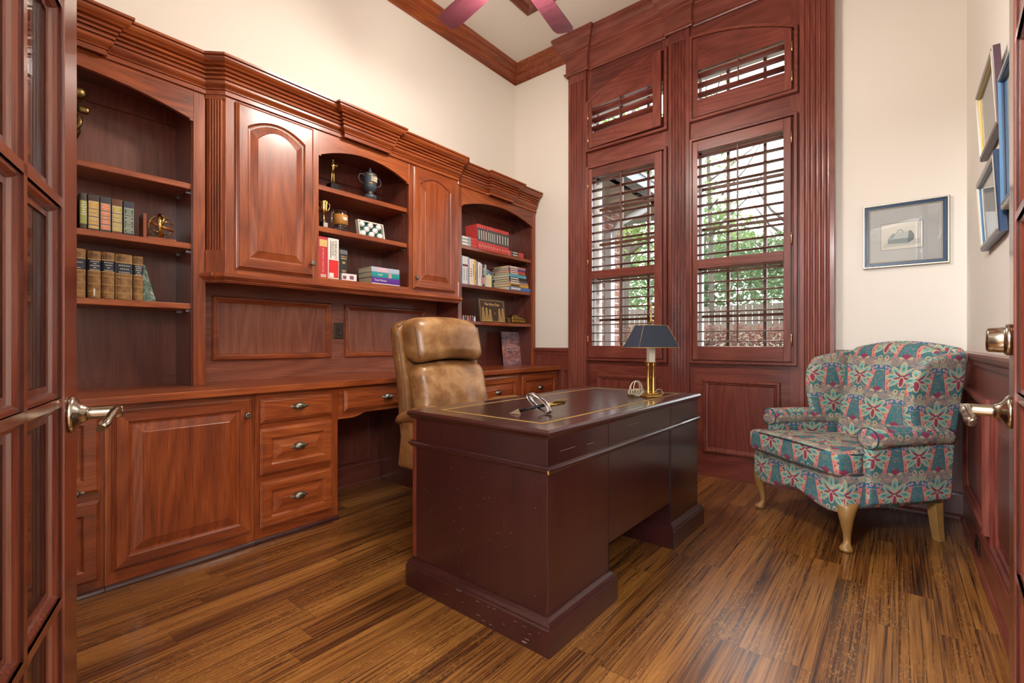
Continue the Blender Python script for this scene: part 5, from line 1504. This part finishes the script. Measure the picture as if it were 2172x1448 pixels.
t = thing('beer_mug', 'glass mug with a tan leather sleeve on the middle niche shelf', 'mug', (-2.862, 1.716, ZN2))
M_MUG = glass('mug_glass', 0.25, (0.82, 0.86, 0.84, 1), 0.05)
m = MB(); m.lathe([(0.043,0.0),(0.045,0.010),(0.040,0.024),(0.040,0.034),(0.043,0.040),(0.043,0.132),(0.041,0.134),(0.0385,0.132),(0.0385,0.030),(0.010,0.026)], (0,0,0), 28); m.build('glass_body', M_MUG, t)
m = MB(); m.lathe([(0.0435,0.040),(0.0462,0.042),(0.0465,0.106),(0.0435,0.108)], (0,0,0), 28); slv = m.build('leather_sleeve', plain('tan_sleeve', S(166, 110, 40), 0.55), t)
m = MB(); m.rbox((0.0462, 0.006, 0.078), (0.0015, 0.014, 0.010), 0.001, 4); m.build('sleeve_badge', cm((216,206,186)), slv)
m = MB(); m.tube([(0.01,-0.044,0.120),(0.018,-0.066,0.118),(0.020,-0.074,0.100),(0.020,-0.074,0.050),(0.018,-0.066,0.030),(0.01,-0.043,0.026)], 0.006, 10); m.build('handle', M_MUG, t)
t = thing('golf_ball_case', 'white display box of golf balls on dark green felt, middle niche shelf', 'display box', (-2.868, 1.866, ZN2), math.radians(0))
# local: face towards +x, leaning back a little
lb = lambda p: Vector((p.x - p.z*0.22, p.y, p.z))
m = MB()
for a, b, c_, d_ in ((0,0.207,0,0.007),(0,0.207,0.111,0.118),(0,0.007,0.007,0.111),(0.200,0.207,0.007,0.111)): m.box(-0.035, 0, a, b, c_, d_)
m.build('tray_frame', cm((222,212,194),0.5,'cream_card'), t, xf=lb)
m = MB(); m.box(-0.034, -0.022, 0.006, 0.201, 0.006, 0.112); m.build('felt', cm((20,72,66),0.9,'green_felt'), t, xf=lb)
M_BALL = plain('golf_ball_white', S(232, 230, 228), 0.35, 0, 0.05, 0.2, 700)
for (y_, z_, dot) in ((0.034,0.092,0),(0.104,0.092,1),(0.172,0.092,0),(0.068,0.059,1),(0.138,0.059,1),(0.034,0.026,0),(0.104,0.026,0),(0.172,0.026,0)):
    m = MB(); m.lathe([(0.021*math.sin(PI*i/12)+0.0001, -0.021*math.cos(PI*i/12)) for i in range(13)], tuple(lb(Vector((-0.014, y_, z_)))), 20)
    bl_ = m.build('golf_ball', M_BALL, t)
    if dot: m = MB(); c3 = lb(Vector((0.0062, y_+0.004, z_))); m.lathe([(0.004, 0), (0.0035, 0.0006), (0.0005, 0.0007)], tuple(c3), 10, axis='x'); m.build('red_print', cm((186,50,56),0.5,'red_print'), bl_)
# standing books in the niche
r = book('tall red book at the left of the lower niche shelf', (-2.846, 1.556, ZN3), 0.060, 0.270, 0.21, (186,44,60), 'niche books', bands=[(0.208,0.252,cm((206,172,104)),1)], lines=[(0.012,0.6,0.02,cm((196,170,150)))], round_=0.003)
spine_text(r, 'INTERNAL MEDICINE', 0.0165, M_GTXT, 0.06, 0.27, 0.120, 0.028)
r = book('white and red emergency medicine book on the lower niche shelf', (-2.846, 1.619, ZN3), 0.076, 0.270, 0.21, (222,216,206), 'niche books', bands=[(0.016,0.130,cm((212,36,38)),1)], round_=0.003)
spine_text(r, 'EMERGENCY', 0.021, M_DTXT, 0.076, 0.27, 0.197, 0.052); spine_text(r, 'MEDICINE', 0.021, M_DTXT, 0.076, 0.27, 0.205, 0.032)
m = MB(); m.box(0.0004,0.0008,0.016,0.020,0.140,0.252); m.build('spine_rule', M_DTXT, r)
m = MB(); m.box(0.0005,0.0009,0.008,0.038,0.018,0.046); m.build('spine_sticker', M_WTXT, r)
r = book('black book with gilt title beside the emergency medicine book', (-2.852, 1.703, ZN3), 0.060, 0.212, 0.16, (26,30,34), 'niche books', lines=[(0.148,0.62,0.005,M_GTXT),(0.128,0.35,0.003,M_GTXT),(0.122,0.35,0.003,M_GTXT),(0.116,0.3,0.003,M_GTXT),(0.070,0.5,0.004,M_GTXT),(0.062,0.4,0.003,M_GTXT)], bands=[(0.180,0.206,cm((100,102,106)),1)], round_=0.010)
M_ = Matrix(((0,0,1,0.0006),(1,0,0,0.030),(0,1,0,0.163),(0,0,0,1))); text_mesh('spine_title', "GRAY'S", 0.0135, M_GTXT, r, M_)
t = thing('small_white_box', 'small white printed box in front of the black book in the niche', 'box', (-2.836, 1.712, ZN3))
m = MB(); m.box(-0.05, 0, 0, 0.108, 0, 0.052); m.build('carton', cm((224,216,214),0.5,'white_card'), t, bevel=0.001)
pieces('printed_panel', cm((120,80,86),0.5,'printed_panel'), t, (0,0,0), ((0, 0.0004, 0.055, 0.085, 0.016, 0.040), (0, 0.0004, 0.006, 0.030, 0.014, 0.036)))
# stacked books in the niche
for i, (lab, cov, tt, dy) in enumerate((('white edged book at the bottom of the niche stack', (206,200,196), 0.014, 0.0), ('purple book second from the bottom of the niche stack', (88,40,140), 0.040, 0.0), ('teal book second from the top of the niche stack', (30,140,140), 0.036, -0.002), ('pale blue and pink book on top of the niche stack', (170,180,196), 0.036, -0.003))):
    z_ = ZN3 + sum((0.014,0.040,0.036,0.036)[:i]) + 0.0002*i
    r = book(lab, (-2.840 + dy*0.5, 1.942+dy, z_), tt, 0.238, 0.165, cov, 'niche book stack', lying=True, round_=0.002,
             bands=([(0.045,0.135,cm((206,176,190)),1)] if i == 3 else [(0.14,0.168,cm((196,150,140)),1)] if i == 2 else []))
    tr = Matrix(((0,0,1,0.0007),(1,0,0,0.07),(0,1,0,tt/2),(0,0,0,1)))
    if i in (1, 2): text_mesh('spine_title', 'Golf' if i == 2 else 'Total Fitness', 0.020, M_WTXT, r, tr)

# --- right bookcase, top: red and black reference set
ZR1, ZR2, ZR3 = 1.8862, 1.5562, 1.2382
RED, GBK = (190, 66, 62), cm((58, 66, 66), 0.5, 'grey_black_label')
for i in range(3):
    r = book(['bottom', 'middle', 'top'][i] + ' red and grey volume lying under the leaning red books, top right shelf', (-2.895, 2.852, ZR1 + 0.0272*i), 0.027, 0.215, 0.15, RED, 'red reference set lying flat', lying=True, bands=[(0.002, 0.130, cm((150,164,164)))], lines=[(0.03,0.5,0.06,M_WTXT)], round_=0.003)
y = 3.082
tks = [0.030,0.027,0.026,0.031,0.027,0.026,0.028,0.024,0.036,0.036,0.034,0.038,0.036]
for i, tt in enumerate(tks):
    ln = math.radians(-4.5*(1 - i/12.0))
    if i in (4, 8, 10): y += 0.004
    r = book(ORD[i] + ' volume from the left in the standing red reference set, top right shelf', (-2.895, y, ZR1 + (0.0 if ln == 0 else tt*math.sin(-ln)*0 + 0.0004)), tt, 0.218, 0.15, RED, 'red reference set standing', bands=[(0.068, 0.186, GBK)], round_=0.004, lean_=ln)
    m = MB(); m.box(0.0005, 0.0009, tt*0.36, tt*0.64, 0.085, 0.165); m.box(0.0005, 0.0009, tt*0.40, tt*0.60, 0.022, 0.040)
    s_, c_ = math.sin(ln), math.cos(ln)
    m.build('spine_lettering', M_WTXT, r, xf=lambda p: Vector((p.x, p.y*c_ + p.z*s_, p.z*c_ - p.y*s_)))
    y += tt*math.cos(ln) + 0.0006 + (0.0016 if i < 3 else 0)
for i in range(2):
    book(['lower', 'upper'][i] + ' of the two red volumes lying at the right end of the top shelf', (-2.890, 3.512, ZR1 + 0.0232*i), 0.023, 0.215, 0.15, RED, 'red reference set lying flat', lying=True, bands=[(0.030, 0.130, GBK)], lines=[(0.045,0.4,0.07,M_WTXT)], round_=0.003)

# --- right bookcase, second shelf
row = [('pale blue', (120,160,190), 0.024, 0.240), ('first white and grey banded', (206,204,200), 0.030, 0.236), ('second white and grey banded', (206,204,200), 0.032, 0.236), ('slim grey lavender', (150,146,168), 0.022, 0.234), ('wide cream', (222,210,190), 0.030, 0.226), ('cream with dark lettering', (216,206,186), 0.026, 0.226), ('mustard yellow', (206,160,54), 0.024, 0.222),
       ('blue and white', (120,130,160), 0.022, 0.214), ('white with tan strip', (222,214,202), 0.036, 0.208), ('white and blue striped', (176,184,204), 0.020, 0.198), ('black and pink', (70,52,56), 0.030, 0.192), ('silver grey', (170,178,182), 0.022, 0.196), ('cream with green top', (214,202,168), 0.026, 0.156), ('slim cream with purple top', (212,196,166), 0.018, 0.152), ('yellow cream with blue top', (216,206,150), 0.026, 0.144), ('dark green', (46,74,60), 0.024, 0.136)]
y = 2.856
for i, (lab, cov, tt, hh) in enumerate(row):
    lines = []; bands = []
    if 'banded' in lab: bands = [(0.150, 0.168, cm((110,46,52)))]; lines = [(0.03, 0.3, 0.10, cm((150,150,150)))]
    elif 'lettering' in lab: lines = [(0.08+0.018*k, 0.5, 0.008, M_DTXT) for k in range(6)]
    elif 'tan strip' in lab: lines = [(0.07, 0.35, 0.11, cm((206,160,90)))]
    elif 'pink' in lab: bands = [(0.02, 0.08, cm((214,130,110)))]; lines = [(0.10+0.012*k, 0.4, 0.007, M_WTXT) for k in range(6)]
    elif 'green top' in lab: bands = [(0.105, 0.155, cm((96,140,130)))]
    elif 'purple top' in lab: bands = [(0.122, 0.151, cm((96,84,130)))]
    elif 'blue top' in lab: bands = [(0.11, 0.143, cm((60,96,140)))]
    elif 'striped' in lab: lines = [(0.02, 0.3, 0.07, cm((80,100,150)))]
    elif 'mustard' in lab: lines = [(0.05+0.02*k, 0.4, 0.008, M_DTXT) for k in range(4)]
    else: lines = [(0.07+0.02*k, 0.35, 0.010, M_DTXT if sum(cov) > 350 else M_WTXT) for k in range(4)]
    book(lab + ' paperback in the standing row on the second right shelf', (-2.892, y, ZR2), tt, hh, 0.14, cov, 'standing books on the second right shelf', bands=bands, lines=lines, round_=0.003)
    y += tt + 0.0008
stk = [('large blue book at the bottom of the tall stack', (70,110,176), 0.036, 0.330), ('yellow book second from the bottom of the tall stack', (206,160,50), 0.026, 0.300), ('white and maroon book third from the bottom of the tall stack', (172,130,130), 0.022, 0.292), ('dark grey book fourth from the bottom of the tall stack', (70,74,70), 0.020, 0.286), ('black book in the middle of the tall stack, under the turquoise one', (40,40,46), 0.022, 0.274),
       ('turquoise book in the upper half of the tall stack', (90,164,190), 0.026, 0.268), ('olive brown book above the turquoise one in the tall stack', (120,100,84), 0.018, 0.258), ('red and white book third from the top of the tall stack', (196,66,66), 0.018, 0.252), ('purple book second from the top of the tall stack', (84,60,130), 0.018, 0.254), ('dusty pink book on top of the tall stack', (166,116,120), 0.024, 0.262)]
z_ = ZR2
for i, (lab, cov, tt, ln) in enumerate(stk):
    book(lab, (-2.888, 3.506 - 0.0015*i, z_), tt, ln, 0.195 + 0.01*(i % 3), cov, 'stacked books on the second right shelf', lying=True, lines=[(0.02, 0.5, ln*0.45, M_WTXT if i != 1 else M_DTXT)] if i not in (5,) else (), round_=0.003)
    z_ += tt + 0.0003

# --- right bookcase, third shelf
t = thing('commemorative_book', 'dark brown book with gold oil derricks standing on the third right shelf', 'book', (-2.893, 3.092, ZR3))
lb2 = lambda p: Vector((p.x - p.z*0.12, p.y, p.z))
m = MB(); m.box(-0.030, 0, 0, 0.372, 0, 0.212); m.build('cover', cm((64,44,34),0.45,'brown_cloth'), t, xf=lb2, bevel=0.002)
m = MB(); m.sweep([(0.020,0.008),(0.350,0.008),(0.350,0.200),(0.020,0.200)], [(0,0),(0,0.0006),(-0.003,0.0006),(-0.003,0)], lambda u, v, h: tuple(lb2(Vector((h, u, v)))), True, 1); m.build('gilt_border', M_GTXT, t)
for k, (yc, hh) in enumerate(((0.058,0.112),(0.105,0.108),(0.152,0.096),(0.282,0.108),(0.328,0.112))):
    m = MB(); w0, w1 = 0.022, 0.009
    mp_ = lambda u, v, h: tuple(lb2(Vector((h, u, v))))
    for s_ in (-1, 1): m.poly([(yc+s_*w0, 0.010), (yc+s_*(w0-0.005), 0.010), (yc+s_*(w1-0.004), 0.010+hh), (yc+s_*w1, 0.010+hh)][::s_], 0.0007, mp_)
    for i in range(8):
        z0 = 0.012 + hh*i/8; ww = w0 + (w1-w0)*i/8
        m.poly([(yc-ww, z0), (yc+ww, z0), (yc+ww, z0+0.0062), (yc-ww, z0+0.0062)], 0.0006, mp_)
    m.poly([(yc-0.011, 0.010+hh), (yc+0.011, 0.010+hh), (yc+0.004, 0.022+hh), (yc-0.004, 0.022+hh)], 0.0007, mp_)
    m.build('gilt_derrick', M_GTXT, t)
M_ = Matrix(((0,0,1,0.0002),(1,0,0,0.186),(0,1,0,0.163),(0,0,0,1)))
tx = text_mesh('cover_title', 'The Glory Days', 0.032, M_GTXT, t, M_, bold=0.0006)
for v in tx.data.vertices: v.co = lb2(v.co) + Vector((0.0006,0,0))
for k, (s_, zz) in enumerate((('EAST', 0.088), ('TEXAS', 0.076))):
    tx = text_mesh('cover_subtitle', s_, 0.010, M_GTXT, t, Matrix(((0,0,1,0.0002),(1,0,0,0.216),(0,1,0,zz),(0,0,0,1))))
    for v in tx.data.vertices: v.co = lb2(v.co) + Vector((0.0006,0,0))
t = thing('brass_train_model', 'small ribbed brass locomotive model right of the brown derrick book', 'figurine', (-2.915, 3.490, ZR3))
m = MB(); m.rbox((0,0.160,0.030), (0.028,0.105,0.028), 0.010, 8, lambda x, y, z: (x, y, z + (0.030*math.exp(-((y-0.105)/0.05)**2) if z > 0.04 else 0) - (0.012*smooth01((y-0.2)/0.07) if z > 0.04 else 0)))
m.build('body', M_ABRASS, t)
m = MB()
for i in range(9):
    y_ = 0.07 + 0.022*i; m.tube([(0.030, y_, 0.004), (0.030, y_+0.003, 0.034)], 0.006, 8)
m.tube([(0.028, 0.058, 0.038), (0.028, 0.262, 0.036)], 0.004, 8); m.tube([(0.026, 0.06, 0.005), (0.026, 0.26, 0.005)], 0.005, 8)
m.build('ribs', M_ABRASS, t)
m = MB(); m.rbox((0,0.025,0.026), (0.018,0.022,0.026), 0.006, 5); m.lathe([(0.014,0),(0.014,0.006),(0.004,0.008)], (0,0.0,0.040), 12); m.build('tender', M_BRONZE, t)
for i in range(7):
    t = thing('collectors_miniature', ORD[i] + ' tiny painted miniature from the left, behind the leather chair back', 'figurine', (-2.905, 2.872 + 0.028*i, ZR3), 0, 'row of tiny miniatures')
    c1 = [(96,90,120),(140,134,150),(70,66,84),(168,126,96),(150,60,56),(60,64,110),(206,200,204)][i]
    m = MB(); m.lathe([(0.011,0),(0.011,0.004),(0.008,0.006),(0.010,0.022),(0.007,0.034),(0.004,0.036)], (0,0,0), 12); m.build('body', cm(c1, 0.4, 'painted_metal'), t)
    m = MB(); m.lathe([(0.001,0.034),(0.0065,0.038),(0.0065,0.044),(0.001,0.048)], (0,0,0), 10); m.build('head', cm((196,170,150), 0.5, 'painted_face'), t)
# --- right bookcase: large book standing on the worktop
g = NG('sunset_cloud_cover'); c = g.coords()
v = g.sep(c); wv = g.comb(0, g.add(g.mul(v[1], 9), g.mul(v[2], 7)), g.mul(v[2], 22))
n1 = g.noise(wv, 1.3, 5, 0.6, 1.0)
glow = g.math('MULTIPLY_ADD', g.math('ABSOLUTE', g.sub(v[2], 0.135)), -4.2, 0.66, clamp=True)
col = g.ramp(n1, [(0.30, S(66,62,80)), (0.50, S(130,112,128)), (0.66, S(190,162,170))])
col = g.mix(g.mul(glow, g.math('MULTIPLY', g.sub(n1, 0.36), 5.0, clamp=True)), col, S(214,124,74))
M_SKYC = g.done(col, 0.3)
t = thing('large_photo_book', 'large book with purple and orange sunset cover standing on the worktop', 'book', (-2.990, 3.560, ZT+0.0003), math.radians(4))
lb3 = lambda p: Vector((p.x - p.z*0.10, p.y, p.z))
m = MB(); m.box(-0.022, 0, 0, 0.285, 0, 0.330); m.build('cover', M_SKYC, t, xf=lb3, bevel=0.001)
m = MB(); m.box(-0.020, -0.002, 0.003, 0.284, 0.004, 0.3335); m.build('pages', M_PAGE, t, xf=lb3)
for s_, zz in (('THE MOST BEAUTIFUL', 0.182), ('PLACE IN THE WORLD', 0.152)):
    tx = text_mesh('cover_title', s_, 0.0195, M_WTXT, t, Matrix(((0,0,1,0.0004),(1,0,0,0.142),(0,1,0,zz),(0,0,0,1))), space=1.15)
    for v_ in tx.data.vertices: v_.co = lb3(v_.co) + Vector((0.0005,0,0))

# ------------------------------------------------------------------ outside the windows
def grass_mat():
    g = NG('lawn_and_leaf_litter'); c = g.coords()
    n1 = g.noise(c, 1.2, 4); n2 = g.noise(c, 26, 4, 0.7)
    return g.done(g.ramp(g.add(g.mul(n1, 0.5), g.mul(n2, 0.5)), [(0.38, S(54, 48, 40)), (0.5, S(90, 82, 62)), (0.62, S(112, 108, 76))]), 0.95)
GP = [(YW+0.14, -0.3), (4.6, 0.1), (5.4, 0.62), (6.4, 0.90), (8.0, 1.04), (14.0, 1.34), (26.0, 2.0)]
def gz(y):
    for (a, za), (b, zb) in zip(GP, GP[1:]):
        if a <= y <= b: return za + (zb-za)*(y-a)/(b-a)
    return 0.0
m = MB()
m.poly([(YW+0.14, -0.5)] + GP + [(26.0, -0.5)][::-1] if False else [(YW+0.14, -0.5), (26.0, -0.5)] + GP[::-1], 24.0, lambda u, v, h: (-16 + h, u, v))
struct(m.build('ground_outside', grass_mat()))
def brick_mat():
    g = NG('red_brick'); c = g.sep(g.coords())
    b = g.node('ShaderNodeTexBrick'); g.put(b.inputs['Vector'], g.comb(g.add(c[0], c[1]), c[2]))
    b.inputs['Scale'].default_value = 1.0; b.inputs['Brick Width'].default_value = 0.205; b.inputs['Row Height'].default_value = 0.076
    b.inputs['Mortar Size'].default_value = 0.008; b.inputs['Color1'].default_value = S(132, 84, 68); b.inputs['Color2'].default_value = S(112, 70, 60); b.inputs['Mortar'].default_value = S(160, 150, 142)
    return g.done(b.outputs['Color'], 0.9)
BR = brick_mat()
m = MB(); m.box(-4.6, -2.62, YW+0.14, 5.25, -0.3, 2.72); struct(m.build('brick_wing', BR))
m = MB(); m.box(-6, 1.5, YW+0.142, YW+0.22, -0.3, 0.985); struct(m.build('wall_outside_brick', BR))
M_TRIMW = plain('white_painted_trim', S(176, 178, 180), 0.5)
t = thing('roof_eave', 'white eave and grey gutter outside the left window', 'eave', (-2.62, 4.6, 2.62))
m = MB(); m.box(-1.9, 0.50, -0.5, 1.15, 0.0, 0.03); m.build('soffit', plain('tan_soffit', S(150, 140, 128), 0.7), t)
m = MB(); m.box(0.44, 0.62, -0.5, 1.30, 0.0, 0.13); m.box(-1.9, 0.62, 1.15, 1.30, 0.0, 0.13); m.build('gutter', plain('grey_gutter', S(112, 118, 128), 0.5), t)
m = MB(); m.box(0.62, 0.635, -0.5, 1.32, 0.11, 0.14); m.box(-1.9, 0.635, 1.30, 1.32, 0.11, 0.14); m.build('drip_edge', M_TRIMW, t)
t = thing('downspout', 'white downspout running down the brick wing outside the left window', 'downspout', (-2.575, 4.93, -0.3))
m = MB(); m.box(-0.04, 0.04, -0.045, 0.045, 0.0, 2.60); m.tube([(0, 0, 2.55), (0.10, 0.05, 2.72), (0.42, 0.12, 2.86)], 0.04, 10); m.build('pipe', M_TRIMW, t)
m = MB(); m.box(-0.048, 0.045, -0.052, 0.052, 1.2, 1.23); m.box(-0.048, 0.045, -0.052, 0.052, 2.2, 2.23); m.build('strap', M_TRIMW, t)

def leaf_mat(name, a, b):
    g = NG(name); c = g.ramp(g.noise(g.coords(), 2.6, 3), [(0.35, a), (0.65, b)])
    g.b.inputs['Transmission Weight'].default_value = 0.0
    tr = g.node('ShaderNodeBsdfTranslucent'); g.put(tr.inputs[0], c)
    mx = g.node('ShaderNodeMixShader'); mx.inputs[0].default_value = 0.45
    out = g.n['Material Output']; g.done(c, 0.7)
    g.l.new(g.b.outputs[0], mx.inputs[1]); g.l.new(tr.outputs[0], mx.inputs[2]); g.l.new(mx.outputs[0], out.inputs[0])
    return g.m
LF = [leaf_mat('yellow_green_leaves', S(92, 116, 56), S(136, 152, 84)), leaf_mat('mid_green_leaves', S(72, 98, 66), S(112, 134, 92)), leaf_mat('russet_leaves', S(104, 72, 62), S(138, 98, 82))]
M_BARK = plain('grey_bark', S(88, 80, 72), 0.9, 0, 0.3, 0, 14)
def leaves(m, c, r, n, size, seed):
    rnd = random.Random(seed)
    for _ in range(n):
        while True:
            p = Vector((rnd.uniform(-1,1), rnd.uniform(-1,1), rnd.uniform(-1,1)))
            if 0.15 < p.length < 1: break
        q = Vector((c[0]+p.x*r[0], c[1]+p.y*r[1], c[2]+p.z*r[2]))
        a = Vector((rnd.gauss(0,1), rnd.gauss(0,1), rnd.gauss(0,0.6))).normalized(); b = a.orthogonal().normalized()
        b = (b*math.cos(1) + a.cross(b)*math.sin(rnd.uniform(0,6))).normalized()
        s_ = size*rnd.uniform(0.6, 1.3); w_ = a.cross(b).normalized()*s_*0.12
        m.add([q - a*s_, q - b*s_*0.45 + w_, q + a*s_, q + b*s_*0.45 + w_], [(0,1,2),(0,2,3)])
def tree(label, x, y, h, trunk_r, clusters, mat, size, seed, lean_=0.0):
    t = thing('tree', label, 'tree', (x, y, gz(y)-0.05), 0, 'trees in the garden')
    rnd = random.Random(seed)
    m = MB(); m.tube([(0,0,0),(lean_*0.3,0.05,h*0.35),(lean_,0.0,h*0.75),(lean_*1.3,0,h)], [trunk_r*1.2, trunk_r, trunk_r*0.7, trunk_r*0.25], 10)
    for k in range(5):
        a = rnd.uniform(0, 6.28); z = h*(0.38+0.1*k)
        m.tube([(lean_*0.6,0,z),(lean_*0.6+math.cos(a)*h*0.14,math.sin(a)*h*0.14,z+h*0.10),(lean_*0.6+math.cos(a)*h*0.25,math.sin(a)*h*0.25,z+h*0.24)], [trunk_r*0.45, trunk_r*0.28, trunk_r*0.1], 7)
    m.build('trunk', M_BARK, t)
    m = MB()
    for i, (cx, cy, cz, rx, rz, n) in enumerate(clusters): leaves(m, (cx, cy, cz), (rx, rx, rz), n, size, seed*10+i)
    m.build('foliage', mat, t)
tree('slim grey trunked tree with yellow green leaves behind the left window', -4.3, 8.6, 4.6, 0.15, [(0,0,2.3,1.0,0.7,700),(0.4,0.2,3.2,1.2,0.8,900),(-0.3,0.2,4.1,1.2,0.8,700)], LF[0], 0.075, 1, 0.25)
tree('airy light green tree behind the left side of the right window', -3.2, 10.9, 6.0, 0.05, [(-0.1,0,2.9,0.7,0.6,420),(-0.2,0.1,4.0,0.75,0.8,380),(0.1,0,4.9,0.7,0.7,260),(0.5,0,2.3,0.6,0.4,260)], LF[0], 0.05, 2, -0.1)
tree('dense rounded green tree low behind the right window', -1.9, 12.2, 3.2, 0.10, [(-1.0,0,1.8,1.1,0.6,1300),(0.5,0.1,1.9,1.1,0.6,1300),(1.8,0.1,2.1,1.0,0.7,1100),(-0.3,0,1.45,1.2,0.5,1000),(1.3,0,1.45,1.1,0.5,900)], LF[1], 0.07, 3)
tree('dark green tree far behind the brick wing corner', -6.6, 12.0, 5.2, 0.16, [(0,0,2.6,1.5,1.1,1000),(0.6,0.2,3.8,1.4,1.0,900),(-0.5,0.2,4.4,1.2,0.9,700)], LF[1], 0.10, 4)
tree('low leafy sapling between the brick wing and the fence', -3.7, 6.6, 2.4, 0.04, [(0,0,1.5,0.42,0.4,450),(0.1,0.1,2.1,0.45,0.4,450)], LF[0], 0.045, 5)
tree('broad hazy green tree beyond the fence, left of the right window', -5.2, 16.5, 4.2, 0.2, [(-1.0,0,1.6,1.7,1.3,1300),(1.0,0,1.9,1.7,1.4,1300),(0,0,3.2,1.6,1.1,900)], LF[1], 0.12, 6)
tree('broad hazy green tree beyond the fence, behind the right window', -1.9, 20.5, 4.0, 0.2, [(-1.1,0,1.4,1.6,1.1,1300),(0.9,0,1.5,1.6,1.1,1300),(0,0,2.4,1.5,0.8,800)], LF[1], 0.12, 7)
tree('broad yellowish tree beyond the fence, behind the left window', -10.2, 20.5, 5.2, 0.2, [(-1.0,0,1.8,1.8,1.4,1200),(1.2,0,1.9,1.8,1.4,1200),(0,0,3.4,1.6,1.1,900)], LF[0], 0.12, 8)
t = thing('garden_hedge', 'low russet hedge outside the right window', 'hedge', (-1.7, 7.0, gz(7.0)-0.05), 0)
m = MB()
for i in range(14): leaves(m, (-1.6 + 0.25*i, 0.05*math.sin(i*2.1), 0.20), (0.30, 0.30, 0.22), 260, 0.035, 100+i)
f_ = m.build('hedge_foliage', LF[2], t)
m = MB()
for i in range(10): m.tube([(-1.5+0.33*i, 0, 0), (-1.45+0.33*i, 0.03, 0.3)], [0.02, 0.01], 6)
m.build('stems', M_BARK, t)
t = thing('garden_fence', 'weathered grey board fence at the back of the garden', 'fence', (-3.0, 13.9, gz(13.9)-0.05))
m = MB()
rnd = random.Random(5)
for i in range(60): x = -5.0 + 0.16*i; m.box(x, x+0.148, 0, 0.02, 0.05, 0.80 + rnd.uniform(-0.02, 0.02))
m.build('boards', plain('weathered_boards', S(112, 102, 92), 0.9, 0, 0.2, 0, 4), t)
m = MB(); m.box(-5, 4.6, 0.02, 0.06, 0.2, 0.27); m.box(-5, 4.6, 0.02, 0.06, 0.6, 0.67); m.build('rails', M_BARK, t)
